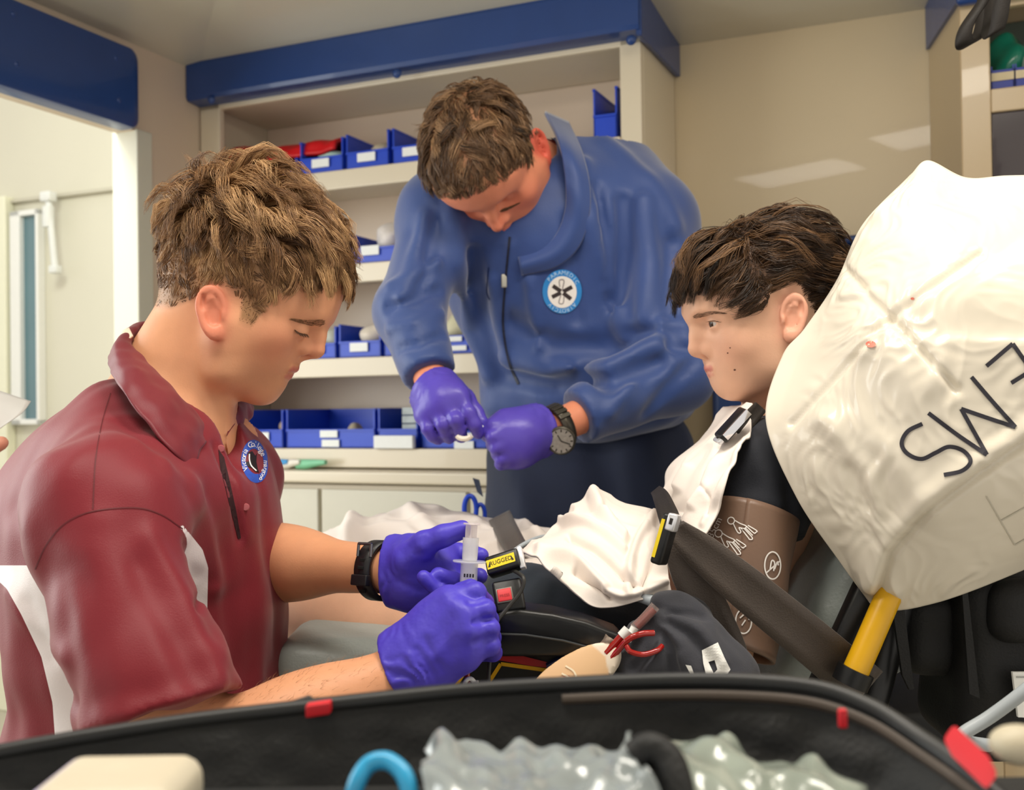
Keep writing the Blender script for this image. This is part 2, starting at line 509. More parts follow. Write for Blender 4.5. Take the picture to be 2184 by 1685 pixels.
# ceiling: shallow hip of panels meeting along the mitre from the corner
def zc(s, t): return ztop + 0.12*min(-t, s)
mb = MB()
k = 1.2
mb.add([RM(-.1, .36, zc(-.1, .36)+.012), RM(4.2, .36, zc(4.2, .36)), RM(4.2, -k, zc(4.2, -k)), RM(k, -k, zc(k, -k)), RM(-.1, .1, zc(-.1, .1))], [(0, 1, 2, 3, 4)])
mb.add([RM(-.1, .1, zc(-.1, .1)+.0), RM(k, -k, zc(k, -k)), RM(k, -4, zc(k, -4)), RM(-.1, -4, zc(-.1, -4))], [(0, 1, 2, 3)])
mb.add([RM(k, -k, zc(k, -k)), RM(4.2, -k, zc(4.2, -k)), RM(4.2, -4, zc(4.2, -k)), RM(k, -4, zc(k, -4))], [(0, 1, 2, 3)])
cl = mb.build('ceiling', CEILM); struct(cl, 'cream ceiling panels meeting in a mitred corner')
md = cl.modifiers.new('thick', 'SOLIDIFY'); md.thickness = 0.03; md.offset = 0

# left wall with the doorway
tj = onS(322, 480, 0)[1]; zdo = onS(292, 276, 0)[2]
wl = MB()
rb(wl, -0.06, 0, tj, 0.34, 0, ztop+.1); rb(wl, -0.06, 0, -4.0, tj, zdo-.005, ztop+.5)
wl = wl.build('wall_left', PINKW); struct(wl, 'beige wall left of the shelves with an open doorway')
tr = MB(); rb(tr, -0.075, 0.008, tj-0.055, tj, 0, zdo, 0.004)
struct(tr.build('trim_1', PALE), 'pale door jamb')
wo = rbox1('wall_outer', PALE, -3.4, -0.06, 0.62, 0.68, 0, 2.6); struct(wo, 'pale wall seen through the doorway')
zr = onT(200, 410, 0.62)[2]
struct(rbox1('trim_2', mat('pale_rail', '#c2bfae', .4), -3.3, -0.08, 0.60, 0.62, zr-.006, zr+.006), 'thin rail across the pale wall')
# narrow window beside the cream door
s0, _, z1 = onT(36, 455, 0.62); s1, _, z0 = onT(100, 905, 0.62)
wn = MB(); 
for a, b, c, d in ((s0, s0+.05, z0, z1), (s1-.015, s1, z0, z1), (s0, s1, z1-.02, z1), (s0, s1, z0, z0+.02)): rb(wn, a, b, 0.585, 0.62, c, d, .003)
wn = wn.build('window_1', WHITEP); struct(wn, 'narrow tinted window in a white frame')
rbox1('pane', mat('tinted_glass', '#5d7d86', 0.06, var=0.25, vs=3, coat=.5), s0+.05, s1-.015, 0.606, 0.614, z0+.02, z1-.02, wn)
d1 = rbox1('door_1', mat('cream_door', '#e8e9d2', .4, var=.02), s0-0.9, s0-0.012, 0.575, 0.62, 0.0, z1+.06, None, .006); struct(d1, 'cream door at the left edge')
rbox1('door_panel', mat('cream_door_panel', '#dfe0c8', .4), s0-0.75, s0-0.12, 0.568, 0.576, 0.3, z1-.1, d1, .004)
# white hold-open strut hanging on the outer wall
hs = empty('door_strut', RM(*onT(110, 590, .57)[:2], onT(110, 590, .57)[2]))
tag(hs, 'white door strut hanging on the pale wall beyond the doorway', 'strut')
p1 = A(*[0]*3); a = RM(*onT(103, 420, .56)); b = RM(*onT(118, 575, .56))
STRM = mat('strut_white', '#dfe3e1', .3)
o = MB().tube([a, a*.5+b*.5, b], .012, 12).build('rod', STRM, None, True); pos_under(o, hs)
o = MB().tube([a+A(0, 0, -.035), a+A(0, 0, -.11)], .021, 12).build('sleeve', STRM, None, True); pos_under(o, hs)
o = MB().box(a, UU*.024, VV*.02, ZZ*.018, .006).build('bracket', STRM, None, True); pos_under(o, hs)
o = MB().box(b, UU*.019, VV*.016, ZZ*.014, .005).build('bracket', STRM, None, True); pos_under(o, hs)

def button(p, n, r, parent):
    mbb = MB().lathe(p, n, [(0.0005, r*.55), (r*.35, r*.52), (r*.7, r*.38), (r, 0.0), (r*1.25, -r*.25), (r*1.3, -r*.6)], 20)
    return pos_under(mbb.build('button', CHROME if False else BLUEV, None, True), parent)
# blue padded header over the doorway (plane s=0)
z_t = onS(278, 100, .05)[2]; z_b = onS(290, 274, .05)[2]; t_e = onS(304, 200, .05)[1]
ph = empty('padded_header', RM(0.03, t_e, z_b)); tag(ph, 'navy padded header above the left doorway with four buttons', 'padded header')
bm_ = MB()
def rounded(s, t0, t1, z0, z1, r, n=6):
    pts = []
    for cx, cz, a0 in ((t1-r, z1-r, 0), (t0+r, z1-r, 90), (t0+r, z0+r, 180), (t1-r, z0+r, 270)):
        for i in range(n+1):
            a = math.radians(a0 + 90*i/n); pts.append(RM(s, cx+r*math.cos(a), cz+r*math.sin(a)))
    return pts
def cushion(name, m, ring, outn, th, parent):
    "pad with rolled edges: stacked inset rings"
    ring = np.array(ring); c = ring.mean(0); n = len(ring); V = []; F_ = []
    L = np.linalg.norm(ring-c, axis=1, keepdims=True)
    for ins, h in ((0, 0), (0, th*.55), (.004, th*.85), (.012, th), (.03, th*1.04)):
        V.append(ring - (ring-c)/L*ins + np.asarray(outn)*h)
    V = np.concatenate(V)
    for k_ in range(4):
        for i in range(n): F_.append((k_*n+i, k_*n+(i+1) % n, (k_+1)*n+(i+1) % n, (k_+1)*n+i))
    F_.append(tuple(4*n+i for i in range(n))); F_.append(tuple(range(n-1, -1, -1)))
    return pos_under(MB().add(V, F_).build(name, m, None, True), parent)
cushion('pad', BLUEV, rounded(0.002, t_e-1.6, t_e, z_b, z_t, .028), UU, .045, ph)
for (x, y) in ((28, 30), (35, 137), (247, 124), (253, 214)): button(RM(*onS(x, y, .047)), UU, .008, ph)

# ---------------------------------------------------------------- shelf cabinet
SH = {'top': onT(800, 354, 0)[2], 'mid': onT(800, 559, 0)[2], 'low': onT(800, 761, 0)[2], 'base': onT(800, 957, 0)[2]}
cabn = empty('shelf_cabinet', RM(.6, 0, 0)); tag(cabn, 'cream open shelf cabinet holding rows of blue bins', 'cabinet')
def cb(name, *a, m=CREAM, bev=.003): return pos_under(rbox1(name, m, *a, None, bev), cabn)
cb('stile', 0.004, sl, 0, .02, 0, zhb+.02); cb('stile', sr, sE, 0, .02, 0, zhb+.02)
cb('side_panel', 0.004, 0.024, .02, TB-.004, 0, ztop-.02); cb('side_panel', sE-.02, sE, .02, TB-.004, 0, ztop-.02)
cb('top_rail', 0.004, sE, 0, .02, zhb-.012, ztop-.03); cb('top_panel', .024, sE-.02, .02, TB-.004, zhb+.0, zhb+.02)
BACKP = mat('cabinet_back', '#ddc9b4', .35, var=.03, vs=5)
cb('back_panel', .024, sE-.02, TB-.02, TB-.004, 0, zhb, m=BACKP)
for nme in ('top', 'mid', 'low', 'base'):
    z = SH[nme]
    cb('shelf', .024, sE-.02, .012, TB-.02, z-.018, z); cb('shelf_lip', sl, sr, -.004, .014, z-.048, z)
zcn = onT(800, 1001, 0)[2]
cb('counter', 0.004, sE+.0, -.09, .02, zcn-.03, zcn, bev=.006)
zz = zcn-.034
cb('lower_body', 0.012, sE-.012, -.06, .02, 0.0, zz)
for i, (a, b) in enumerate(((.02, .42), (.43, .83), (.84, sE-.02))):
    cb('cabinet_door', a, b, -.076, -.06, 0.12, zz-.012, m=mat('cabinet_door_grey', '#cfcbbb', .35, var=.02))
# blue padded header over the shelves
ph2 = empty('padded_header', RM(.6, -.03, zhb)); tag(ph2, 'long blue padded header above the shelf cabinet', 'padded header')
hd = -0.055
zt2 = ztop+.004
prof = [(0, zhb+.0), (hd*.9, zhb+.004), (hd, zhb+.014), (hd, zt2-.02), (hd*.9, zt2-.004), (0, zt2)]
mb = MB(); n = len(prof)
V = [RM(s, t, z) for s in (0.004, sE+.012) for t, z in prof]
mb.add(V, [(i, (i+1) % n, n+(i+1) % n, n+i) for i in range(n)] + [tuple(range(n)), tuple(range(2*n-1, n-1, -1))])
pos_under(mb.build('front_pad', BLUEV), ph2)
pos_under(rbox1('end_pad', BLUEV, sE+.002, sE+.016, hd+.01, TB-.004, zhb-.01, zt2-.004, None, .004), ph2)
for (x, y) in ((845, 156), (1345, 84), (448, 212)): button(RM(*onT(x, y, hd-.001)), -VV, .009, ph2)

# ---------------------------------------------------------------- bins
def bin_(name, px0, px1, shelf, h, label, dep=.2, lip=.48, lab=True, labels=None, t0=0.016):
    a = onT(px0, 500, t0)[0]; b = onT(px1, 500, t0)[0]; z = SH[shelf]+.001; w_ = .0035
    e = empty(name, RM((a+b)/2, t0+dep/2, z)); tag(e, label, 'bin', 'blue supply bins on the shelves')
    mb = MB(); a += .004; b -= .004
    rb(mb, a, b, t0, t0+dep, z, z+w_)
    rb(mb, a, a+w_, t0, t0+dep, z, z+h); rb(mb, b-w_, b, t0, t0+dep, z, z+h)
    rb(mb, a, b, t0+dep-w_, t0+dep, z, z+h); rb(mb, a, b, t0, t0+w_, z, z+h*lip)
    rb(mb, a-.002, a+w_+.001, t0, t0+dep, z+h-.006, z+h); rb(mb, b-w_-.001, b+.002, t0, t0+dep, z+h-.006, z+h)
    rb(mb, a, b, t0-.004, t0+w_, z+h*lip-.005, z+h*lip)
    pos_under(mb.build('body', BIN), e)
    if lab:
        c = (a+b)/2; lw = min(.052, (b-a)*.45)/2
        for (lc, zl, hh) in (labels or [(0, .62, .011)]):
            pos_under(rbox1('label', LAB, c+lc-lw, c+lc+lw, t0-.0065, t0-.0042, z+h*lip*zl-hh, z+h*lip*zl+hh, None), e)
    return (a, b, z, t0, dep)
B1 = bin_('supply_bin', 640, 736, 'top', .088, 'blue bin at the left of the top shelf row beside the red bag')
B2 = bin_('supply_bin', 738, 834, 'top', .092, 'blue bin in the middle of the top shelf row')
B3 = bin_('supply_bin', 837, 928, 'top', .092, 'blue bin on the top shelf nearest the standing man\'s head')
B0 = bin_('supply_bin', 545, 637, 'top', .05, 'low blue bin on the top shelf under the red bag', lab=False)
B4 = bin_('supply_bin', 1266, 1323, 'top', .12, 'single blue bin at the right end of the top shelf', lab=False)
B5 = bin_('supply_bin', 733, 850, 'mid', .082, 'blue bin on the second shelf with white packets', labels=[(0, .8, .012)])
B6 = bin_('supply_bin', 628, 716, 'low', .082, 'blue bin on the third shelf beside the seated man\'s nose')
B7 = bin_('supply_bin', 718, 812, 'low', .086, 'blue bin on the third shelf holding a white gauze roll')
B8 = bin_('supply_bin', 814, 905, 'low', .086, 'blue bin on the third shelf behind the standing man\'s sleeve')
B9 = bin_('supply_bin', 930, 1020, 'low', .05, 'shallow blue bin on the third shelf right of the sleeve', lip=.9, labels=[(-.012, .8, .006), (.0, .3, .006)])
B10 = bin_('supply_bin', 508, 601, 'base', .1, 'wide blue bin on the bottom shelf behind the maroon shirt')
B11 = bin_('supply_bin', 604, 797, 'base', .1, 'widest blue bin on the bottom shelf with a large white label', labels=[(0, .75, .009), (0.005, .25, .009)])
B12 = bin_('supply_bin', 799, 888, 'base', .1, 'blue bin on the bottom shelf behind a white carton', lab=False)
B13 = bin_('supply_bin', 891, 1035, 'base', .1, 'blue bin on the bottom shelf below the purple gloves', lip=.42, labels=[(.03, .2, .009)])
def lump(name, c, r, col, label, cat, seed, axes=(UU, VV, ZZ), group=None, rough=.6, amp=.12):
    Rm = np.stack([nrm(a) for a in axes], 1); r = np.asarray(r, float); c = np.asarray(c, float)
    f = lambda p: ell(p, c, r, Rm) + amp*r.min()*sines(p, r.max()*1.3, seed)
    R_ = r.max()*1.35
    o = solid(name, f, c-R_, c+R_, max(r.max()/14, .0025), mat('packet_'+col, col, rough, var=.12, vs=60), base=c-A(0, 0, r.min()))
    tag(o, label, cat, group); return o
def in_bin(B, fr, dz, dt=.07): a, b, z, t0, dep = B; return RM(a+(b-a)*fr, t0+dt, z+dz)
lump('wrapped_packet', in_bin(B1, .5, .055), (.045, .05, .016), '#c9e6da', 'pale green packet lying in the leftmost top shelf bin', 'packet', 1)
lump('wrapped_packet', in_bin(B2, .62, .05), (.04, .05, .026), '#cfc2a8', 'tan packet in the middle top shelf bin', 'packet', 2)
lump('wrapped_packet', in_bin(B3, .7, .05), (.036, .05, .022), '#c8bda6', 'tan packet in the top shelf bin nearest the standing man', 'packet', 3)
lump('gauze_packet', in_bin(B5, .66, .07), (.044, .05, .036), '#e6dfdb', 'white packet heaped in the second shelf bin', 'packet', 4)
lump('gauze_roll', in_bin(B7, .55, .058), (.038, .045, .032), '#eadfcf', 'cream gauze roll in the third shelf bin', 'gauze roll', 5)
lump('gauze_packet', in_bin(B6, .7, .055), (.036, .045, .03), '#c3c5b8', 'grey packet in the third shelf bin beside the nose', 'packet', 6)
lump('gauze_packet', in_bin(B9, .3, .062), (.05, .05, .045), '#d8d3b4', 'stack of cream packets above the shallow third shelf bin', 'packet', 7)
lump('gauze_roll', in_bin(B11, .62, .035), (.02, .03, .028), '#b3a78f', 'small beige roll inside the widest bottom bin', 'gauze roll', 8)
lump('gauze_roll', in_bin(B10, .75, .055), (.018, .03, .025), '#b09a80', 'small brown roll in the bottom bin behind the maroon shirt', 'gauze roll', 9)
c_ = onT(845, 943, -.01)
ob = rbox1('white_carton', LAB, onT(803, 900, .0)[0], onT(886, 900, .0)[0], -.016, .0, SH['base']+.001, SH['base']+.033, None, .002); tag(ob, 'white carton standing before the bottom shelf bin', 'carton')
ob = rbox1('tube_pack', WHITEP, onT(950, 900, .0)[0], onT(1030, 900, .0)[0], -.012, .004, SH['base']+.03, SH['base']+.039, None, .003); tag(ob, 'thin white tube resting on the bin below the purple gloves', 'tube')
bk = MB(); 
for i in range(5): rb(bk, onT(858, 900, .05)[0], onT(893, 900, .05)[0], .05, .2, SH['base']+.105*i/5, SH['base']+.105*(i+.85)/5)
bk = bk.build('carton_stack', mat('carton_grey', '#b9c2c2', .6, var=.3, vs=50)); tag(bk, 'small stack of grey cartons between the bottom shelf bins', 'cartons')
# red bag on the top shelf
rc = RM(*onT(607, 338, .06))
g = patch([[RM(onT(x, 330, .06)[0], t, SH['top']+h) for x, h in zip((498, 560, 620, 680, 730), hs_)] for t, hs_ in ((.03, (.052, .05, .055, .06, .062)), (.05, (.098, .09, .086, .088, .088)), (.12, (.106, .1, .095, .092, .09)), (.19, (.055, .05, .05, .055, .06)))], 24, 30)
g = g + (grid_normals(g)*(.004*sines(g.reshape(-1, 3), .06, 4)).reshape(g.shape[:2])[..., None])
rbg = sheet('red_bag', g, mat('red_nylon', '#d3151c', .45, var=.1, vs=30, bump=.2, bs=200), .012); tag(rbg, 'red nylon pouch lying on the top shelf', 'pouch')
# small packaged syringes on the counter ledge
for i, (x0, y0, x1, y1, col, lb) in enumerate(((572, 990, 615, 978, '#3f93cf', 'blue packaged syringe on the counter ledge'), (600, 972, 640, 968, '#e4ded2', 'white syringe cap on the counter ledge'), (635, 980, 695, 990, '#7fc39c', 'green syringe package on the counter ledge'))):
    a = RM(*onT(x0, y0, -.03)); b = RM(*onT(x1, y1, -.045)); dn = a[2]
    zl = zcn + .013
    mb = MB().tube([A(a[0], a[1], zl), A(*(a*.7+b*.3)[:2], zl), A(*(a*.3+b*.7)[:2], zl+.004), A(b[0], b[1], zl+.006)], [.013, .013, .009, .006], 10)
    o = mb.build('packaged_syringe', mat('syr_'+col, col, .4), None, True); tag(o, lb, 'syringe')

# ---------------------------------------------------------------- right cabinet
tR = 0.0
sB = onT(1984, 260, TB)[0]; sR = onT(2050, 260, tR)[0]
so = onT(2113, 200, tR)[0]
zA = onT(2130, 12, tR)[2]; zB1 = onT(2140, 180, tR)[2]; zB0 = onT(2140, 237, tR)[2]
rcab = empty('wall_cabinet', RM(sR, tR, .3)); tag(rcab, 'beige wall cabinet at the right edge with a smoked lower door', 'cabinet')
def rc_(name, *a, m=WALLM, bev=.003): return pos_under(rbox1(name, m, *a, None, bev), rcab)
TAN = mat('tan_cabinet', '#c5b08e', .3, var=.03, vs=5, coat=.2)
pos_under(MB().prism([RM(sB, TB-.004, .3), RM(sR, tR, .3), RM(sR+.02, tR+.02, .3), RM(sB+.03, TB-.004, .3)], ZZ*(ztop+.02-.3)).build('side_panel', TAN), rcab)
rc_('stile', sR, so, tR, tR+.02, .3, zA+.1, m=TAN)
rc_('rail', so, so+.9, tR, tR+.02, zB0, zB1-.006, m=TAN); rc_('rail', so, so+.9, tR, tR+.02, zA-.004, zA+.1, m=TAN)
rc_('shelf', sR+.02, so+.9, tR+.02, TB-.003, zB1-.02, zB1-.006, m=TAN)
rc_('back_panel', sR+.04, so+.9, TB-.02, TB-.004, .3, zA+.05, m=mat('cabinet_inside', '#6f7a72', .5))
rc_('smoked_door', so, so+.9, tR+.006, tR+.014, .4, zB0, m=DARKG); rc_('lower_body', so, so+.9, tR+.02, TB-.02, .3, .4, m=TAN)
ph3 = empty('padded_header', RM(sR, tR, zA)); tag(ph3, 'blue padded header on the right wall cabinet', 'padded header')
zE = onT(1984, 108, TB)[2]; zF = onT(2048, 10, tR)[2]
pos_under(MB().add([RM(sB-.006, TB-.01, zE), RM(sR-.006, tR-.012, zF), RM(sR-.006, tR-.012, zF+.2), RM(sB-.006, TB-.01, zE+.2), RM(sB+.006, TB-.01, zE), RM(sR+.006, tR-.004, zF), RM(sR+.006, tR-.004, zF+.2), RM(sB+.006, TB-.01, zE+.2)], [(0,1,2,3),(7,6,5,4),(0,4,5,1),(3,2,6,7),(1,5,6,2),(0,3,7,4)]).build('end_pad', BLUEV), ph3)
pos_under(rbox1('front_pad', BLUEV, sR-.006, so+.9, tR-.03, tR-.002, zA+.005, zA+.19, None, .01, True), ph3)
for i, (x0, x1, lb) in enumerate(((2113, 2163, 'blue tray in the right wall cabinet holding a green mask bag'), (2165, 2240, 'blue tray at the right picture edge in the wall cabinet'))):
    a = onT(x0, 160, tR+.03)[0]; b = onT(x1, 160, tR+.03)[0]; z = zB1-.004
    e = empty('supply_tray', RM((a+b)/2, tR+.1, z)); tag(e, lb, 'tray', 'blue trays in the wall cabinet')
    mb = MB(); rb(mb, a, b, tR+.03, tR+.2, z, z+.004); rb(mb, a, b, tR+.03, tR+.034, z, z+.042); rb(mb, a, a+.003, tR+.03, tR+.2, z, z+.05); rb(mb, b-.003, b, tR+.03, tR+.2, z, z+.05); rb(mb, a, b, tR+.196, tR+.2, z, z+.05)
    pos_under(mb.build('body', mat('dark_blue_tray', '#24389c', .4)), e)
    pos_under(rbox1('label', mat('tan_label', '#d7c9a6', .6), a+.001, a+.042, tR+.0275, tR+.0298, z+.02, z+.036), e)
mc = RM(onT(2150, 110, tR+.1)[0], tR+.11, zB1+.065)
MASK = mat('green_vinyl_bag', '#1e7a63', .15, var=.35, vs=25, coat=.6)
o = lump('mask_bag', mc, (.05, .045, .062), '#1e7a63', 'green plastic mask bag in the upper right cabinet', 'mask bag', 11, rough=.15, amp=.2)
o = lump('clear_mask', mc+UU*.055+VV*-.02, (.034, .04, .06), '#b9c4bb', 'clear plastic face mask beside the green bag in the right cabinet', 'mask', 12, rough=.1, amp=.1)
# black loops of hanging webbing
STRAP = mat('black_webbing', '#211c18', .6, var=.15, vs=80, bump=.2, bs=500)
hw = empty('hanging_strap', P(2095, 20, 1.55)); tag(hw, 'black webbing loops hanging at the top right corner', 'strap')
for pts in ([(2140, -60, 1.52), (2095, 5, 1.54), (2062, 55, 1.55), (2056, 92, 1.56), (2078, 88, 1.58), (2098, 45, 1.59), (2105, -60, 1.6)], [(2150, -60, 1.5), (2138, 0, 1.51), (2130, 50, 1.52), (2122, 70, 1.53), (2112, 66, 1.56), (2118, 20, 1.58), (2122, -60, 1.6)]):
    c = catmull([P(*q) for q in pts], 30); wv = nrm(A(.75, -.6, .35))*.013
    pos_under(sheet('webbing', np.stack([c-wv, c, c+wv], 1), STRAP, .003), hw)
# navy bench backrest behind the patient
bb = empty('wall_bench', RM(1.6, .15, .3)); tag(bb, 'tall navy padded wall bench on the far wall behind the patient', 'bench')
zb_ = onT(1785, 517, .2)[2]
a0 = onT(1515, 850, .12)[0]
pos_under(rbox1('cushion', NAVYV, a0, sB-.01, .12, .27, .32, zb_-.02, None, .02, True), bb)
pos_under(rbox1('top_roll', NAVYV, a0, sB-.01, .1, .27, zb_-.018, zb_, None, .008, True), bb)
pos_under(rbox1('base', TAN, a0, sB-.01, .05, .27, .0, .31, None, .005), bb)
# ceiling lamps
for i, (x, y) in enumerate(((.30, .95), (-.45, .75), (1.05, .75))):
    s_, t_, _ = st(A(x, y, 0)); zl = 2.105
    e = empty('ceiling_light', (x, y, zl)); tag(e, ('rectangular ceiling light above the patient', 'rectangular ceiling light above the seated man', 'rectangular ceiling light right of the pillow')[i], 'ceiling light', 'ceiling lights')
    m1 = MB(); 
    for sx, sy, hx, hy in ((0, .14, .27, .012), (0, -.14, .27, .012), (.262, 0, .012, .14), (-.262, 0, .012, .14)): m1.box(A(x+sx, y+sy, zl), A(hx, 0, 0), A(0, hy, 0), A(0, 0, .015), .003)
    pos_under(m1.build('frame', WHITEP), e)
    pos_under(MB().box(A(x, y, zl+.008), A(.25, 0, 0), A(0, .13, 0), A(0, 0, .003)).build('diffuser', mat('lamp_diffuser', '#fff4e0', .5, var=0, emit=1.2)), e)
# ---------------------------------------------------------------- people: heads, hair, hands
def loc_frame(O, R, S):
    "picture position -> head-local (x, z) on the plane y = y0"
    def loc(px, py, y0=0.0):
        d = ray(px, py); n = R[:, 1]; o = O + n*y0*S
        k = ((o - CAM) @ n)/(d @ n); q = ((CAM + d*k) - O) @ R / S
        return float(q[0]), float(q[2])
    return loc
FACE0 = dict(cran=(.008, .052, .098, .077, .083), fh=(.106, .075), br=(.108, .043), na=(.103, .03), tip=(.122, -.008), sn=(.104, -.022),
             ul=(.106, -.036), mo=(.100, -.042), ll=(.102, -.050), ch=(.096, -.075), me=(.082, -.094), go=(.02, -.058), eye=(.088, .02), ear=(-.008, .005), eart=12)
def head_local(p, H):
    ay = np.abs(p[:, 1]); q = np.stack([p[:, 0], ay, p[:, 2]], 1)
    cx, cz, rx, ry, rz = H['cran']; g = lambda k: H[k]
    (fx, fz), (bx, bz), (nx, nz), (tx, tz), (sx, sz) = g('fh'), g('br'), g('na'), g('tip'), g('sn')
    (ux, uz), (mx, mz), (lx, lz), (chx, chz), (mex, mez), (gx, gz) = g('ul'), g('mo'), g('ll'), g('ch'), g('me'), g('go')
    ex, ez = g('eye'); wd = H.get('wide', 1.0)
    d = ell(q, (cx, 0, cz), (rx, ry, rz))
    d = smin(d, ell(q, (fx-.058, 0, fz-.012), (.058, .060*wd, .05)), .03)
    d = smin(d, ell(q, (nx-.066, 0, (nz+sz)/2-.004), (.058, .057*wd, .054)), .025)
    d = smin(d, ell(q, (nx-.045, .044*wd, nz-.03), (.026, .019, .022)), .022)
    d = smin(d, ell(q, (mx-.040, 0, mz+.006), (.037, .034, .032)), .02)
    d = smin(d, ell(q, (mx-.052, .026*wd, mz+.006), (.036, .03, .036)), .025)
    d = smin(d, chain(q, [(gx-.016, .058*wd, gz+.05), (gx, .051*wd, gz), (chx-.024, .014, mez+.014)], [.017, .017, .013], .01), .03)
    d = smin(d, cap(q, (gx+.012, .0, mez+.024), (chx-.03, 0, mez+.015), .024, .016), .03)
    d = smin(d, ell(q, (chx-.0175, 0, (chz+mez)/2+.003), (.0175, .021, .0155)), .014)
    d = smin(d, ell(q, ((lx+chx)/2-.03, 0, (lz+chz)/2), (.028, .026, .018)), .012)
    # brow, sockets, lids
    d = smin(d, chain(q, [(bx-.0105, .004, bz-.001), (bx-.014, .022, bz+.001), (bx-.034, .047, bz-.002)], [.0095, .009, .008], .006), .014)
    d = smax(d, -ell(q, (ex+.010, .031, ez-.0005), (.0155, .0185, .0125)), .012)
    lid = sph(q, (ex-.0128, .031, ez), .0135)
    if H.get('open'):
        lid = smax(lid, -ell(q, (ex-.001, .031, ez-.0005), (.012, .0125, H['open'])), .0015)
    d = smin(d, lid, .0035)
    # nose
    d = smin(d, chain(q, [(nx-.0085, 0, nz-.002), ((nx+tx)/2-.0062, 0, (nz+tz)/2+.001), (tx-.0098, 0, tz+.001)], [.0075, .0075, .0098], .006), .011)
    d = smin(d, sph(q, (tx-.023, .0105, tz-.004), .0088), .007)
    d = smin(d, cap(q, (tx-.011, 0, tz-.004), (sx-.006, 0, sz+.003), .0058, .0055), .006)
    d = smax(d, -ell(q, (tx-.017, .0068, tz-.0125), (.0065, .0032, .0045)), .003)
    # lips
    d = smin(d, chain(q, [(ux-.0048, 0, uz), (ux-.0085, .011, uz-.0015), (mx-.0165, .0235, mz)], [.0046, .0042, .0022], .003), .0045)
    d = smin(d, chain(q, [(lx-.0052, 0, lz), (lx-.0085, .010, lz+.0005), (mx-.0165, .0225, mz-.001)], [.0052, .0046, .002], .003), .0045)
    d = smax(d, -chain(q, [(mx+.004, 0, mz), (mx-.0035, .012, mz), (mx-.0135, .0245, mz-.0008)], [.0011, .001, .0008], .001), .002)
    # ear
    d = smin(d, ear_d(q, H), .004)
    c1, c2 = concha_d(q, H)
    return smax(smax(d, -c1, .0025), -c2, .002)
def ear_d(q, H):
    e0, e1 = H['ear']; s = H.get('earsize', 1.0)
    a = math.radians(H.get('eart', 12)); fl = math.radians(H.get('earflare', 24))
    zc_ = A(-math.sin(a), 0, math.cos(a)); xf = A(math.cos(a), 0, math.sin(a))
    xf = xf*math.cos(fl) + A(0, -1, 0)*math.sin(fl)
    yn = np.cross(zc_, xf); yn = yn if yn[1] > 0 else -yn
    R = np.stack([xf, yn, zc_], 1); e = (q - A(e0, H.get('eary', .079), e1)) @ R / s
    x, y, z = e[:, 0], e[:, 1], e[:, 2]
    wx = .0170 + .0015*np.tanh(z/.01)
    rho = np.sqrt((x/wx)**2 + (z/.0305)**2) + 1e-9
    d = np.maximum((rho-1)*.017, np.abs(y) - .0022)
    d = smin(d, cap(e, (.008, -.009, .012), (.010, -.009, -.016), .008), .007)
    rim = np.sqrt(((rho-.94)*.018)**2 + (y-.0032)**2) - .0036
    d = smin(d, np.where((x > .009) & (z < -.004), .02, rim), .002)
    ra = np.sqrt(((x-.001)/.0112)**2+((z+.002)/.0200)**2)
    anti = np.sqrt(((ra-1.0)*.0135)**2 + (y-.0026)**2) - .0028
    d = smin(d, np.where(x < .005, anti, .02), .0025)
    d = smin(d, ell(e, (.0035, .001, -.0275), (.0095, .0048, .0095)), .005)
    d = smin(d, ell(e, (.0135, .003, -.006), (.0038, .0045, .0065)), .004)
    return d*s
def concha_d(q, H):
    e0, e1 = H['ear']; s = H.get('earsize', 1.0)
    a = math.radians(H.get('eart', 12)); fl = math.radians(H.get('earflare', 24))
    zc_ = A(-math.sin(a), 0, math.cos(a)); xf = A(math.cos(a), 0, math.sin(a)); xf = xf*math.cos(fl) + A(0, -1, 0)*math.sin(fl)
    yn = np.cross(zc_, xf); yn = yn if yn[1] > 0 else -yn
    e = (q - A(e0, H.get('eary', .079), e1)) @ np.stack([xf, yn, zc_], 1) / s
    return smax(ell(e, (.002, .003, -.005), (.0085, .0075, .0135)), -(e[:, 1]-.0002), .004)*s, ell(e, (-.0085, .005, .012), (.0035, .0048, .011))*s
def head_world(O, R, S, H):
    r0 = .24*S; c = O + R @ A(.01, 0, .02)*S
    def f(p):
        dc = np.linalg.norm(p-c, axis=1); out = dc - .14*S
        m = dc < r0
        if m.any(): out[m] = head_local((p[m]-O) @ R / S, H)*S
        return out
    return f
def skin_mat(name, base, lip='#b9605a', red='#d0705c', buzz='#8a7a62'):
    m = mat(name, base, 0.48, var=.07, vs=55, bump=.06, bs=420, sss=.10, spec=.4)
    attr_mix(m, 'red', red, 0, 1.2); attr_mix(m, 'stubble', '#8d6c4e', 0, 2.2); attr_mix(m, 'lip', lip, 0.2, 1.0); attr_mix(m, 'buzz', buzz, 0, 1.25)
    return m
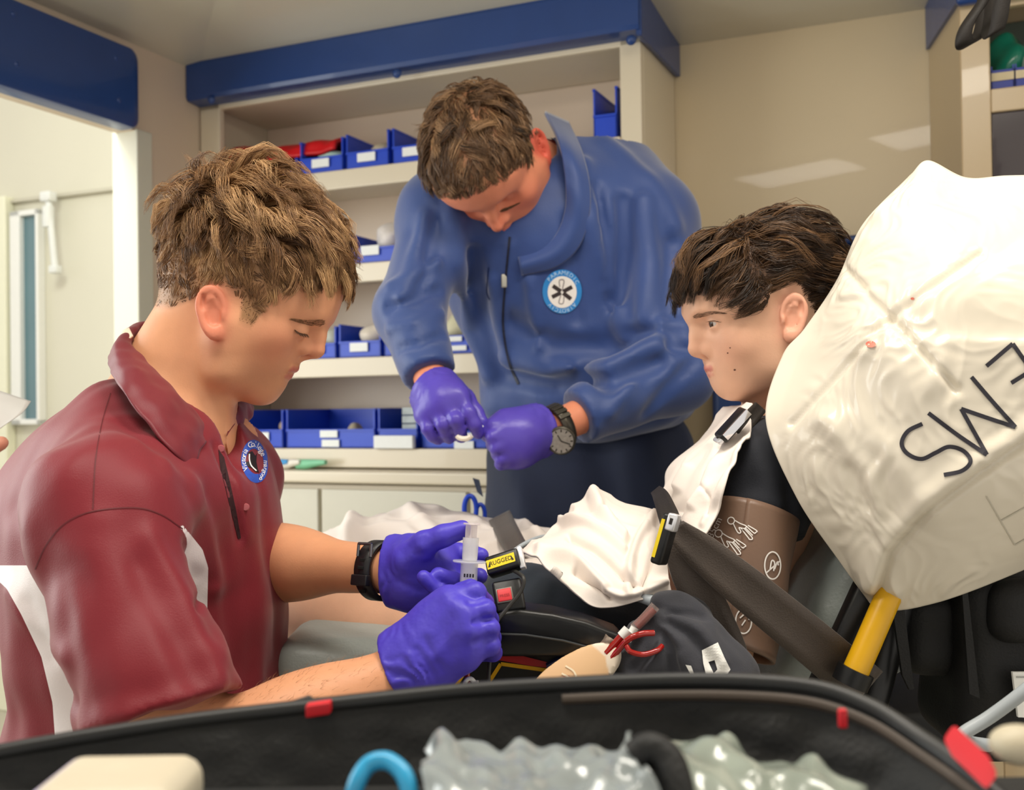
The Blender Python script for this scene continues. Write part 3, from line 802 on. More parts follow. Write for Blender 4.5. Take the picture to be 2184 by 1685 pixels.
def face_attrs(o, V, O, R, S, H, hairline=None, red=1.0):
    q = (V-O) @ R / S; qa = np.stack([q[:, 0], np.abs(q[:, 1]), q[:, 2]], 1)
    (ux, uz), (mx, mz), (lx, lz) = H['ul'], H['mo'], H['ll']
    du = chain(qa, [(ux-.0048, 0, uz-.0005), (ux-.0085, .011, uz-.0015), (mx-.0165, .0215, mz)], [.004, .0036, .0012])
    dl = chain(qa, [(lx-.0052, 0, lz), (lx-.0085, .010, lz+.0005), (mx-.0165, .0215, mz-.001)], [.0048, .0042, .001])
    attr(o, 'lip', np.clip(1 - np.minimum(du, dl)/.0022, 0, 1))
    e = ear_d(qa, H); tx, tz = H['tip']; nx, nz = H['na']
    rd = np.exp(-np.maximum(e, 0)/.006)*.85 + .35*np.exp(-(np.linalg.norm(qa-A(tx-.012, 0, tz), axis=1)/.018)**2) + .4*np.exp(-(np.linalg.norm(qa-A(nx-.03, .045, nz-.034), axis=1)/.028)**2)
    attr(o, 'red', np.clip(rd*red, 0, 1.4))
    st_ = np.exp(-((qa[:, 2]-H['ch'][1]-.012)/.022)**2)*np.clip((qa[:, 0]-.005)/.03, 0, 1)
    attr(o, 'stubble', np.clip(st_*H.get('stub', 0), 0, 1))
    if hairline is not None:
        attr(o, 'buzz', np.clip(hairline(q)/.012+.3, 0, 1)*(np.maximum(e, 0) > .002))
    else: attr(o, 'buzz', np.zeros(len(V)))

def strands_mesh(name, paths, r0, m, parent, tone=None, sides=3, taper=.85):
    N, K = paths.shape[:2]
    T = np.gradient(paths, axis=1); T /= np.linalg.norm(T, axis=2, keepdims=True)+1e-12
    ref = np.tile(np.random.RandomState(1).normal(size=(N, 1, 3)), (1, K, 1))
    b = np.cross(T, ref); b /= np.linalg.norm(b, axis=2, keepdims=True)+1e-12
    c = np.cross(T, b)
    t = np.linspace(0, 1, K)[None, :, None]
    rr = (r0[:, None, None] if hasattr(r0, '__len__') else r0)*(1 - taper*t**1.5)
    V = np.stack([paths + rr*(math.cos(2*math.pi*k/sides)*b + math.sin(2*math.pi*k/sides)*c) for k in range(sides)], 2)
    base = (np.arange(N)*K*sides)[:, None, None] + (np.arange(K-1)*sides)[None, :, None] + np.arange(sides)[None, None, :]
    nx_ = (np.arange(N)*K*sides)[:, None, None] + (np.arange(K-1)*sides)[None, :, None] + ((np.arange(sides)+1) % sides)[None, None, :]
    F_ = np.stack([base, nx_, nx_+sides, base+sides], -1).reshape(-1, 4)
    o = mesh(name, V.reshape(-1, 3), F_, m, parent, True)
    if tone is not None: attr(o, 'tone', np.repeat(tone, K*sides))
    o['kind'] = 'stuff'
    return o
def hair_mat(name, dark, mid, light, rough=.42):
    m = mat(name, mid, rough, var=0, spec=.45)
    nt = m.node_tree; b = nt.nodes['Principled BSDF']
    a = nt.nodes.new('ShaderNodeAttribute'); a.attribute_name = 'tone'
    r = nt.nodes.new('ShaderNodeValToRGB'); r.color_ramp.elements[0].color = srgb(dark); r.color_ramp.elements[1].color = srgb(light)
    e = r.color_ramp.elements.new(.5); e.color = srgb(mid)
    nt.links.new(a.outputs['Fac'], r.inputs['Fac']); nt.links.new(r.outputs['Color'], b.inputs['Base Color'])
    return m
def grow(V, Fq, O, R, S, H, weight, length, flow, lift, N, K=8, clumps=260, conv=.7, jit=.35, curl=(.0, .02), seed=0, grav=.0, lv=(.8, .4)):
    """hair paths (world) grown from the head surface; weight/length/flow/lift act on head-local roots"""
    rs = np.random.RandomState(seed)
    q = (V-O) @ R / S
    fc = q[Fq].mean(1); w_ = weight(fc)
    ar = np.linalg.norm(np.cross(q[Fq[:, 2]]-q[Fq[:, 0]], q[Fq[:, 3]]-q[Fq[:, 1]]), axis=1)
    w_ = np.clip(w_, 0, None)*ar; w_ /= w_.sum()
    fi = rs.choice(len(Fq), N, p=w_)
    ab = rs.rand(N, 2, 1)
    a, b, c, d = [q[Fq[fi, k]] for k in range(4)]
    root = (a*(1-ab[:, 0])+b*ab[:, 0])*(1-ab[:, 1]) + (d*(1-ab[:, 0])+c*ab[:, 0])*ab[:, 1]
    cx, cz, rx, ry, rz = H['cran']; C = A(cx, 0, cz); RR = A(rx, ry, rz)
    def en(p): n = (p-C)/(RR*RR); return n/np.linalg.norm(n, axis=1, keepdims=True)
    ci = rs.choice(N, min(clumps, N), replace=False)
    near = np.empty(N, int)
    for s in range(0, N, 2000): near[s:s+2000] = np.argmin(((root[s:s+2000, None]-root[ci][None])**2).sum(2), 1)
    cj = rs.normal(size=(len(ci), 3)); cl_ = lv[0]+lv[1]*rs.rand(len(ci)); cph = rs.rand(len(ci))*6.28; clift = .6+.8*rs.rand(len(ci))
    L = length(root)*cl_[near]*(.9+.2*rs.rand(N))
    LF = lift(root)*clift[near]
    pos = root.copy(); path = [pos.copy()]
    sj = rs.normal(size=(N, 3))*.10
    for i in range(1, K):
        t = i/(K-1); n = en(pos)
        fl = flow(pos, t) + cj[near]*jit + sj
        fl -= n*(fl*n).sum(1, keepdims=True)*(.9)
        fl /= np.linalg.norm(fl, axis=1, keepdims=True)+1e-9
        dr = fl + n*(LF*(1-t*1.15))[:, None] + A(*H.get('gdir', (0, 0, -1)))*grav*t
        dr /= np.linalg.norm(dr, axis=1, keepdims=True)
        pos = pos + dr*(L/(K-1))[:, None]
        k0 = np.linalg.norm((pos-C)/RR, axis=1)
        m = k0 < 1.0+.015; pos[m] = C + (pos[m]-C)/k0[m][:, None]*(1.015)
        path.append(pos.copy())
    path = np.stack(path, 1)
    g = path[ci][near]; off = (root - root[ci][near])[:, None]
    t = np.linspace(0, 1, K)[None, :, None]
    cw = conv*t**.8
    path = path*(1-cw) + (g + off*.3)*cw
    if curl[0]:
        T = np.gradient(path, axis=1); T /= np.linalg.norm(T, axis=2, keepdims=True)+1e-9
        n = np.cross(T, cj[near][:, None]); n /= np.linalg.norm(n, axis=2, keepdims=True)+1e-9
        path = path + n*(np.sin(t*L[:, None, None]/curl[1]*6.28 + cph[near][:, None, None]) - np.sin(cph[near])[:, None, None])*curl[0]*t**.5
    tone = np.clip(.5 + .16*rs.normal(size=N) + .2*rs.normal(size=len(ci))[near], 0, 1)
    return path @ R.T * S + O, tone, root

def hand_sdf(wrist, fingers, thumb, rf=.0100, rp=.0125, wr=.027, palm=None, k=.008):
    """fingers: four joint lists starting at the knuckle; thumb: joint list starting near the wrist"""
    wrist = np.asarray(wrist); mc = [np.asarray(f[0]) for f in fingers]
    ax = nrm(mc[0]-mc[3])
    def f(p):
        d = None
        for i in range(4):
            b = wrist + ax*(1.5-i)*.011
            e = cap(p, b, mc[i], wr*.62, rp)
            d = e if d is None else smin(d, e, .016)
            if i < 3: d = smin(d, cap(p, mc[i], mc[i+1], rp*.95), .012)
        for q, r in (palm or []): d = smin(d, sph(p, q, r), .018)
        fin = None
        for i, F_ in enumerate(fingers):
            r = rf*(1.0, 1.03, .98, .88)[i]
            e = chain(p, [np.asarray(x) for x in F_], [r*1.12, r*1.05, r*.98, r*.9][:len(F_)], .004)
            fin = e if fin is None else smin(fin, e, .0016)
        d = smin(d, fin, k)
        e = chain(p, [np.asarray(x) for x in thumb], [.017, .0135, .0115, .0105][:len(thumb)], .006)
        return smin(d, e, .006)
    return f
def bounds(pts, pad): pts = np.array(pts); return pts.min(0)-pad, pts.max(0)+pad
def largest(V, Fq):
    "the largest connected piece"
    lab = np.arange(len(V))
    while True:
        m = lab[Fq].min(1); new = lab.copy()
        for k in range(4): np.minimum.at(new, Fq[:, k], m)
        new = new[new]
        if (new == lab).all(): break
        lab = new
    u, c = np.unique(lab, return_counts=True); keep = lab == u[np.argmax(c)]
    mp = np.cumsum(keep)-1; Fk = Fq[keep[Fq[:, 0]]]
    return V[keep], mp[Fk]
def join_vf(parts, meet=None):
    "one continuous figure: the pieces are bridged at the point where they meet under the clothes"
    V = []; F_ = []; n = 0; ed = []
    for v, f in parts:
        v, f = largest(v, f)
        V.append(v); F_.append(f+n)
        if meet is not None:
            k = np.argmin(np.linalg.norm(v[f].mean(1)-meet, axis=1)); ed.append(f[k][:2]+n)
        n += len(v)
    for i in range(len(ed)-1): F_.append(np.array([[ed[i][0], ed[i][1], ed[i+1][0], ed[i+1][1]]]))
    return np.concatenate(V), np.concatenate(F_)
GLOVE = mat('violet_nitrile', '#4a3ec0', .46, var=.10, vs=50, bump=.22, bs=160)
EYEW = mat('eye_white', '#d9d2cc', .15, var=.03)
EYEI = mat('eye_iris', '#4a3526', .12, var=.2, vs=400)
def wrinkle(p, a, b, lo, hi, lam, amp, seed):
    "rings of wrinkles across a limb between fractions lo..hi of a->b"
    d = b-a; L = np.linalg.norm(d); t = ((p-a) @ d)/(L*L)
    w_ = np.exp(-(((t-(lo+hi)/2)/((hi-lo)*.55))**4))
    ph = sines(p, .045, seed)*2.2 + sines(p, .02, seed+1)*.6; amp = amp*np.clip(.7+.6*sines(p, .06, seed+2), .1, 1.6)
    return amp*w_*np.sin(t*L/lam*6.28 + ph*1.8)
# ================================================================ seated man in the maroon polo
def face_frame(pitch, yaw, sgn, roll=0):
    pitch, yaw, roll = map(math.radians, (pitch, yaw, roll))
    F_ = A(sgn*math.cos(pitch)*math.cos(yaw), -math.cos(pitch)*math.sin(yaw), -math.sin(pitch))
    R0 = frame(F_, A(0, 0, 1)); c, s = math.cos(roll), math.sin(roll)
    return R0 @ np.array([[1, 0, 0], [0, c, -s], [0, s, c]])
R1 = face_frame(26, 5, 1); O1 = P(505, 690, 1.30); S1 = 1.0
L1 = loc_frame(O1, R1, S1)
H1 = dict(cran=(-.014, .066, .111, .080, .100), fh=L1(717, 640), br=L1(699, 685), na=L1(688, 697), tip=L1(691, 755), sn=L1(646, 771),
          ul=L1(638, 789), mo=L1(624, 796), ll=L1(623, 805), ch=L1(591, 838), me=L1(566, 856), go=(.028, -.052), eye=L1(655, 712, -.031),
          ear=(L1(444, 662, -.08)[0]+.004, L1(444, 662, -.08)[1]), eart=30, earsize=.90, stub=.55, earflare=20)
NB1 = P(352, 890, 1.29)
SR1, SL1 = P(200, 1090, 1.06), P(475, 1020, 1.48)
ER1, WR1 = P(430, 1650, 1.0), P(856, 1432, 1.06)
EL1, WL1 = P(455, 1190, 1.42), P(836, 1216, 1.20)
TF1 = frame(A(math.cos(math.radians(25)), -math.sin(math.radians(25)), 0), ZZ)
CC1, BC1, HC1 = P(322, 1180, 1.27), P(334, 1480, 1.28), P(340, 1760, 1.28)
hf1 = head_world(O1, R1, S1, H1)
neckT = O1 + R1 @ A(-.030, 0, -.02)
def skin1(p):
    d = hf1(p)
    nk = cap(p, neckT, NB1, .054, .060)
    nk = smin(nk, cap(p, O1 + R1 @ A(-.055, 0, .0), NB1+A(-.035, .0, .0), .036, .05), .03)
    nk = smin(nk, cap(p, O1 + R1 @ A(.012, -.042, -.028), NB1+A(.055, -.01, -.02), .014, .014), .025)
    d = smin(d, nk, .022)
    return smin(d, cap(p, P(250, 990, 1.2), P(430, 960, 1.35), .06), .06)
Vh, Fh = sdf_mesh(skin1, *bounds([O1+A(-.16, -.12, -.27), O1+A(.14, .12, .17)], 0), .0021)
Vh = relax(Vh, Fh, 1, .4)
def arm1(p):
    e = chain(p, [SR1+A(.02, 0, -.05), ER1, WR1], [.046, .041, .027], .02)
    m = ER1*.62+WR1*.38
    e = smin(e, ell(p, m+A(0, 0, .006), (.075, .038, .038), frame(WR1-ER1, ZZ)), .04)
    return e
def arm1b(p):
    e = chain(p, [SL1+A(0, 0, -.05), EL1, WL1], [.05, .044, .026], .02)
    return smin(e, ell(p, EL1*.6+WL1*.4, (.085, .041, .041), frame(WL1-EL1, ZZ)), .04)
Va, Fa = sdf_mesh(arm1, *bounds([SR1, ER1, WR1], .07), .004); Vb, Fb = sdf_mesh(arm1b, *bounds([SL1, EL1, WL1], .07), .004)
V, Fq = join_vf([(Vh, Fh), (relax(Va, Fa, 2), Fa), (relax(Vb, Fb, 2), Fb)], P(335, 1060, 1.27))
base1 = A(HC1[0], HC1[1], 0.0)
man1 = mesh('person', V, Fq, skin_mat('tanned_skin', '#d99d76', buzz='#86653f'))
tag(man1, 'young man in a maroon polo shirt looking down at a syringe in his gloved hands', 'person')
hl_x = np.array([-.2, -.108, -.085, -.06, -.04, -.02, .0, .018, .028, .042, .052, .066, .088, .106, .2])
hl_z = np.array([-.03, -.026, -.022, -.012, .006, .034, .040, .036, .008, .008, .054, .074, .094, .102, .11])
def hline1(q): return q[:, 2] - np.interp(q[:, 0], hl_x, hl_z)
face_attrs(man1, V, O1, R1, S1, H1, hline1, red=.9)

# hair
crown = A(-.085, 0, .145)
def flow1(p, t):
    v = p - crown; v = v/(np.linalg.norm(v, axis=1, keepdims=True)+.012)
    v[:, 0] += np.where(p[:, 2] > .07, .5, .05); v[:, 2] -= np.where(p[:, 2] > .11, .05, .45)
    return v
def len1(q):
    h = hline1(q)
    L = np.interp(q[:, 2], [0, .05, .075, .10, .13, .16], [.009, .013, .022, .042, .062, .066])
    L = np.where((q[:, 0] > .05) & (q[:, 2] > .085), .046, L)
    L = L + .016*np.clip((-.02-q[:, 0])/.03, 0, 1)*np.clip((q[:, 2]-.08)/.03, 0, 1)
    return L*np.clip(.25+h/.03, .25, 1)
def lift1(q): return np.interp(q[:, 2], [0, .06, .09, .12, .15], [.15, .25, .5, 1.0, 1.35])*(1+.8*np.clip((-.02-q[:, 0])/.03, 0, 1)*np.clip((q[:, 2]-.06)/.03, 0, 1))
HAIR1 = hair_mat('light_brown_hair', '#432b19', '#86603d', '#cfa676')
wt = lambda q: (hline1(q) > 0)*(np.abs(q[:, 1]) < .2)*np.clip(.45+q[:, 2]*5, .4, 1.2)
pth, tone, rt = grow(Vh, Fh, O1, R1, S1, H1, wt, len1, flow1, lift1, 16500, 7, 560, .62, .42, (.0025, .028), 5, .25)
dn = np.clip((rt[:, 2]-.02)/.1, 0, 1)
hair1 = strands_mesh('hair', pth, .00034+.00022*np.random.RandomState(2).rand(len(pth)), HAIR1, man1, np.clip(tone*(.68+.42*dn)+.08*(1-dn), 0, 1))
hair1['label'] = 'tousled light brown hair with short faded sides'

# cowlick tufts at the crown
rs_ = np.random.RandomState(12); tf_ = []
for (tx_, ty_, dx_, dz_) in ((418, 352, -.35, 1.0), (468, 340, .15, 1.0), (500, 338, .25, .9), (440, 350, -.1, 1.0)):
    c0 = P(tx_, ty_, 1.29); up_ = nrm(A(dx_, .05*rs_.normal(), dz_)); bend = A(-.6 if dx_ < 0 else .5, rs_.normal()*.2, -.2)
    for i in range(45):
        o_ = rs_.normal(size=3)*A(.005, .008, .003); L_ = .014+.010*rs_.rand(); t_ = np.linspace(0, 1, 7)[:, None]
        tf_.append(c0 + o_*(1-.7*t_) - up_*.012 + up_*L_*1.3*t_ + bend*L_*.55*t_**2)
strands_mesh('hair_tuft', np.array(tf_), .0003, HAIR1, man1, np.clip(rs_.normal(size=len(tf_))*.15+.5, 0, 1))
def brow(name, bv, px, n, ln, m, parent, seed, wpx=5, up=.3, r=.0002, sgn=1):
    rs = np.random.RandomState(seed); c = catmull(px, 60); out = []
    for i in range(n):
        u = rs.rand(); k = int(u*59); t = nrm(c[min(k+1, 59)]-c[max(k-1, 0)])
        w_ = wpx*(1-.75*u)*(.4+.6*min(1, u*8)); x, y = c[k] + A(-t[1], t[0])*rs.uniform(-.5, .5)*w_
        h0 = cast(bv, x, y); dirp = t*sgn + A(0, -up*(1-u))
        h1 = cast(bv, x+dirp[0]*ln*.55, y+dirp[1]*ln*.55); h2 = cast(bv, x+dirp[0]*ln, y+dirp[1]*ln*.9)
        if h0 and h1 and h2: out.append([h0[0], h1[0]+h1[1]*.0012, h2[0]+h2[1]*.001])
    if out: return strands_mesh(name, np.array(out), r, m, parent, np.random.RandomState(1).uniform(.2, .6, len(out)))
def lashes(name, bv, px, n, dxy, m, parent, seed, r=.00028):
    rs = np.random.RandomState(seed); c = catmull(px, 40); out = []
    for i in range(n):
        k = rs.randint(40); h = cast(bv, *c[k])
        if not h: continue
        d = dxy*(.7+.5*rs.rand()); t = A(d[0]+rs.normal()*1.5, d[1])
        a = h[0]; b = P(c[k][0]+t[0]*.5, c[k][1]+t[1]*.6, a[1]-.002); e = P(c[k][0]+t[0], c[k][1]+t[1], a[1]-.002)
        out.append([a, b, e])
    return strands_mesh(name, np.array(out), r, m, parent, np.full(len(out), .05))
bv1 = bvh_of(man1)
brow('eyebrow', bv1, [(694, 687), (670, 689), (645, 686), (622, 681)], 240, 9, hair_mat('brow_tan', '#7a5439', '#8f6747', '#a87f5a'), man1, 3, 17, r=.00018)
lashes('eyelashes', bv1, [(628, 703), (640, 710), (655, 713)], 60, A(5, 8), HAIR1, man1, 4)

# fine hair on the near forearm
na_ = vnormals(Va, Fa); rs_ = np.random.RandomState(4); fd = nrm(WR1-ER1)
tt = ((Va-ER1) @ fd)/np.linalg.norm(WR1-ER1); cand = np.where((tt > .1) & (tt < .92) & (na_[:, 2] > -.2))[0]
ci_ = rs_.choice(cand, 900); dr_ = fd[None]*.9 + na_[ci_]*.45 + rs_.normal(size=(900, 3))*.25; dr_ /= np.linalg.norm(dr_, axis=1, keepdims=True)
ln_ = (.004+.006*rs_.rand(900))[:, None]
strands_mesh('arm_hair', np.stack([Va[ci_], Va[ci_]+dr_*ln_*.5, Va[ci_]+dr_*ln_-na_[ci_]*ln_*.15], 1), .00011, hair_mat('arm_hair_fair', '#8a5f3c', '#a97c54', '#c79c70'), man1, rs_.rand(900))
# polo shirt
def torso1(p):
    d = ell(p, CC1, (.130, .175, .21), TF1)
    d = smin(d, ell(p, BC1, (.128, .165, .24), TF1), .08)
    d = smin(d, rbox(p, HC1, (.128, .165, .15), .09, TF1), .08)
    d = smin(d, cap(p, SR1+A(.02, .02, -.01), SL1, .068, .07), .07)
    d = smin(d, cap(p, NB1+A(-.045, 0, -.03), SR1, .05, .06), .05)
    d = smin(d, cap(p, NB1+A(-.035, 0, -.03), SL1, .05, .06), .05)
    d = smin(d, sph(p, P(135, 1085, 1.27), .075), .08)
    return d
HEMR = P(340, 1512, .99)
def sleeve1(p):
    a, b = SR1+A(.0, .0, -.004), P(358, 1560, .985)
    Rm = frame(b-a, A(0, 1, 0)); q = (p-a) @ Rm; L = np.linalg.norm(b-a)
    t = np.clip(q[:, 0]/L, 0, 1.2)
    ry = .060+.013*t; rz = .060+.020*t
    k0 = np.sqrt((q[:, 1]/ry)**2 + (q[:, 2]/rz)**2 + np.where(q[:, 0] < 0, (q[:, 0]/.06)**2, 0))
    d = (k0-1)*.058
    ha, hb, hc = P(200, 1560, 1.0), P(480, 1474, 1.0), P(340, 1512, .90)
    n = nrm(np.cross(hb-ha, hc-ha)); n = n if n @ (b-a) > 0 else -n
    cut = (p-(ha+hb)/2) @ n
    d = smax(d, cut, .006)
    return d
def sleeve1b(p):
    return chain(p, [SL1, SL1*.35+EL1*.65], [.07, .066])
def shirt0(p):
    d = smin(torso1(p), sleeve1(p), .03)
    d = smin(d, sleeve1b(p), .03)
    nk = cap(p, neckT, NB1+A(.0, -.0, -.03), .058, .063)
    return .0018*sines(p*A(1, 1, .45), .045, 77)*np.clip(np.abs(sines(p, .25, 5)), 0, 1) + smax(d, -smin(nk, cap(p, NB1+A(.06, -.02, -.02), NB1+A(.115, -.06, -.06), .03, .012), .03), .012)
folds1 = [([(215, 1120), (228, 1250), (250, 1420), (262, 1520)], .016, .004), ([(320, 1150), (390, 1270), (440, 1390), (465, 1440)], .014, .006), ([(300, 1210), (360, 1340), (420, 1450)], .014, -.005),
          ([(160, 1240), (190, 1380), (222, 1530)], .012, .004), ([(410, 1030), (455, 1130), (470, 1250), (470, 1400)], .014, .006), ([(438, 1060), (480, 1200), (500, 1420)], .012, -.005),
          ([(530, 1060), (545, 1200), (550, 1450)], .014, .005), ([(300, 950), (370, 1010), (420, 1080)], .014, .005), ([(262, 900), (340, 990), (400, 1050)], .012, -.004),
          ([(462, 955), (482, 1010), (500, 1080), (512, 1148)], .0055, -.010), ([(486, 960), (505, 1040), (524, 1140)], .010, .005),
          ([(60, 1130), (120, 1180), (190, 1190)], .02, .005), ([(30, 1080), (90, 1150), (150, 1230)], .016, -.004), ([(20, 1260), (80, 1340), (140, 1400)], .012, .005), ([(60, 1290), (110, 1400), (160, 1500)], .01, -.005),
          ([(80, 1000), (160, 960), (230, 900)], .03, .003), ([(395, 1160), (420, 1230), (418, 1300)], .006, -.006), ([(540, 1000), (570, 1150), (590, 1380)], .014, -.004),
          ([(200, 1500), (340, 1470), (455, 1420)], .012, -.002)]
shirtF = with_folds(shirt0, folds1)
def shirt1(p):
    return shirtF(p) + .0012*sines(p, .07, 21)
lo, hi = bounds([CC1+A(-.25, -.27, .26), HC1+A(.25, .27, -.1), SR1, P(300, 1580, .93)], .02)
V, Fq = sdf_mesh(shirt1, lo, hi, .0042); V = relax(V, Fq, 1, .4)
POLO = mat('maroon_polyester', '#781a26', .52, var=.06, vs=25, bump=.12, bs=700, sheen=.12, spec=.35)
nt = POLO.node_tree
attr_mix(POLO, 'panel', '#efe9ea', -.6, .6)
polo = mesh('polo_shirt', V, Fq, POLO, man1)
nv = vnormals(V, Fq); pxy = proj(V); vis = (nv*(CAM-V)).sum(1) > -.02
istor = torso1(V) < sleeve1(V)-.004
pa = in_poly(pxy, [(-40, 1206), (30, 1206), (150, 1206), (190, 1300), (230, 1420), (260, 1600), (122, 1640), (112, 1500), (88, 1400), (45, 1310), (14, 1255)])
pb = in_poly(pxy, [(388, 1118), (408, 1142), (432, 1172), (444, 1210), (442, 1300), (434, 1400), (445, 1440), (380, 1440), (330, 1300), (360, 1180)])
attr(polo, 'panel', np.where(vis, np.minimum(np.maximum(pa, pb), (sleeve1(V)-torso1(V)-.004)*1500), -50))
polo['label'] = 'maroon polo shirt with white side panels'
bvp = bvh_of(polo)
SEAM = mat('seam_thread', '#5a1019', .6)
ink('seam', [[(236, 838), (218, 900), (204, 980), (198, 1086)], [(74, 1215), (100, 1160), (140, 1115), (200, 1090), (290, 1083), (345, 1098), (390, 1128)]], bvp, 2.4, SEAM, polo, .0008)
decal('placket_gap_shade', [[(466, 958), (478, 975), (491, 1030), (504, 1090), (514, 1148), (508, 1150), (494, 1095), (481, 1040), (470, 1000)]], bvp, mat('placket_shade_maroon', '#2c0a11', .8), polo, .001, 8)  # dark strip painting the shade inside the open placket gap
for bx_, by_ in ((471, 957), (524, 1082)):
    h = cast(bvp, bx_, by_)
    if h: MB().lathe(h[0], nrm(CAM-h[0]), [(.0005, .0022), (.0035, .002), (.0045, .0008), (.0045, 0)], 14).build('button', mat('shirt_button', '#a8575c', .35), polo, True)
# collar
top = [(462, 925, 1.235), (425, 893, 1.205), (372, 832, 1.20), (316, 775, 1.215), (280, 735, 1.25), (288, 705, 1.30), (330, 690, 1.35), (420, 770, 1.38), (500, 838, 1.36), (505, 880, 1.31), (486, 915, 1.275)]
bot = [(412, 1002, 1.135), (365, 962, 1.112), (318, 905, 1.112), (268, 842, 1.135), (236, 790, 1.20), (238, 748, 1.28), (290, 720, 1.40), (430, 800, 1.45), (530, 862, 1.42), (528, 905, 1.36), (500, 940, 1.30)]
mid = [tuple((np.array(a)*.5+np.array(b)*.5) + np.array([-6 if i < 6 else 4, -10, -.012 if i < 6 else .0])) for i, (a, b) in enumerate(zip(top, bot))]
inn = [tuple(np.array(a)+np.array([3 if i < 6 else -3, 16, .012 if i < 6 else -.012])) for i, a in enumerate(top)]
g = patch([[P(*q) for q in r] for r in (inn, top, mid, bot)], 26, 110)
n = grid_normals(g); g = g + n*(.0012*sines(g.reshape(-1, 3), .035, 8)).reshape(g.shape[:2])[..., None]
POLO2 = mat('maroon_collar', '#6f1825', .5, var=.06, vs=25, bump=.1, bs=900, sheen=.1)
col = sheet('collar', g, POLO2, .0026, polo); 
tp = [[(252, 722, 1.275), (262, 706, 1.285), (276, 700, 1.29)], [(258, 738, 1.255), (272, 726, 1.262), (284, 716, 1.268)]]
sheet('collar_tape', patch([[P(*q) for q in r] for r in tp], 6, 12), mat('cream_tape', '#f0dcc6', .6), .002, polo)
# embroidered badge on the far chest
RB = mat('badge_blue', '#2c50b4', .6, var=.15, vs=300); WB = mat('badge_white', '#f2f0f2', .6); KB = mat('badge_black', '#1c1214', .6)
cx_, cy_ = 541, 984
def ring(a0, a1, ri, ro, n=26):
    an = np.radians(np.linspace(a0, a1, n)); sh = lambda r: [(cx_+r[0]*math.cos(a)+(max(0, -math.sin(a))*6), cy_-r[1]*math.sin(a)) for a in an]
    return sh(ro) + sh(ri)[::-1]
decal('badge_ring', [ring(-75, 35, (21, 28), (30, 46)), ring(35, 145, (17, 27), (27, 46)), ring(145, 285, (17, 27), (27, 46))], bvp, RB, polo, .0010)
def arc_text(name, word, ang, rad, size, m, parent, bv, off, sx=1.0, skew=6):
    mb = MB()
    for ch_, a in zip(word, np.linspace(ang[0], ang[1], len(word))):
        if ch_ == ' ': continue
        v, f = text_polys(ch_, size); ar = math.radians(a)
        c = A(cx_+rad[0]*math.cos(ar)+(max(0, -math.sin(ar))*skew), cy_-rad[1]*math.sin(ar))
        th = ar - math.pi/2; e1 = A(math.cos(th), -math.sin(th)); e2 = A(-math.sin(th), -math.cos(th))
        W = []
        for q in v:
            s = c + e1*q[0]*sx + e2*q[1]; h = cast(bv, *s)
            W.append(h[0]+nrm(CAM-h[0])*off if h else None)
        ff = [t for t in f if all(W[i] is not None for i in t)]
        if ff: mb.add([w if w is not None else A(0, 0, 0) for w in W], ff)
    return mb.build(name, m, parent) if mb.v else None
arc_text('badge_lettering', 'Victoria', (205, 140), (22, 36.5), 15, WB, polo, bvp, .0016)
arc_text('badge_lettering', 'College', (108, 25), (22, 36.5), 17, WB, polo, bvp, .0016)
arc_text('badge_lettering', 'Program', (-70, -5), (25, 36.5), 14, WB, polo, bvp, .0016)
decal('badge_figure', [[(528, 966), (538, 962), (545, 972), (548, 966), (547, 985), (550, 1000), (553, 1008), (545, 1006), (538, 998), (532, 996), (525, 992), (525, 984), (533, 985), (532, 975)]], bvp, KB, polo, .0010)
ink('badge_stripe', [[(532, 968), (532, 980), (536, 993), (547, 1004)]], bvp, 2.6, WB, polo, .0016)
# seated trousers
def legs1(p):
    hipR, hipL = HC1 - TF1[:, 1]*.09 + A(0, 0, -.05), HC1 + TF1[:, 1]*.09 + A(0, 0, -.05)
    d = None
    for hp in (hipR, hipL):
        kn = hp + TF1[:, 0]*.40 + A(0, 0, .02); an = A(kn[0], kn[1], .09) + TF1[:, 0]*.02
        e = chain(p, [hp, kn, an], [.088, .068, .05], .03); d = e if d is None else smin(d, e, .03)
        d = smin(d, cap(p, A(an[0], an[1], .035)-TF1[:, 0]*.05, A(an[0], an[1], .035)+TF1[:, 0]*.14, .035), .01)
    return d
lo, hi = bounds([HC1+A(-.2, -.3, .05), A(HC1[0]+.75, HC1[1]+.3, 0)], .0); lo[2] = .0
tr_ = solid('trousers', legs1, lo-A(0, .15, 0), hi, .012, mat('dark_trousers', '#20222b', .8, var=.1, bump=.2), man1)
ben = MB(); ben.box(A(HC1[0]-.02, HC1[1]+.0, (HC1[2]-.17)/2), TF1[:, 0]*.24, TF1[:, 1]*.3, ZZ*((HC1[2]-.17)/2), .02)
ben = ben.build('low_bench', NAVYV, None, True); tag(ben, 'low bench seat under the man in the maroon polo', 'seat')

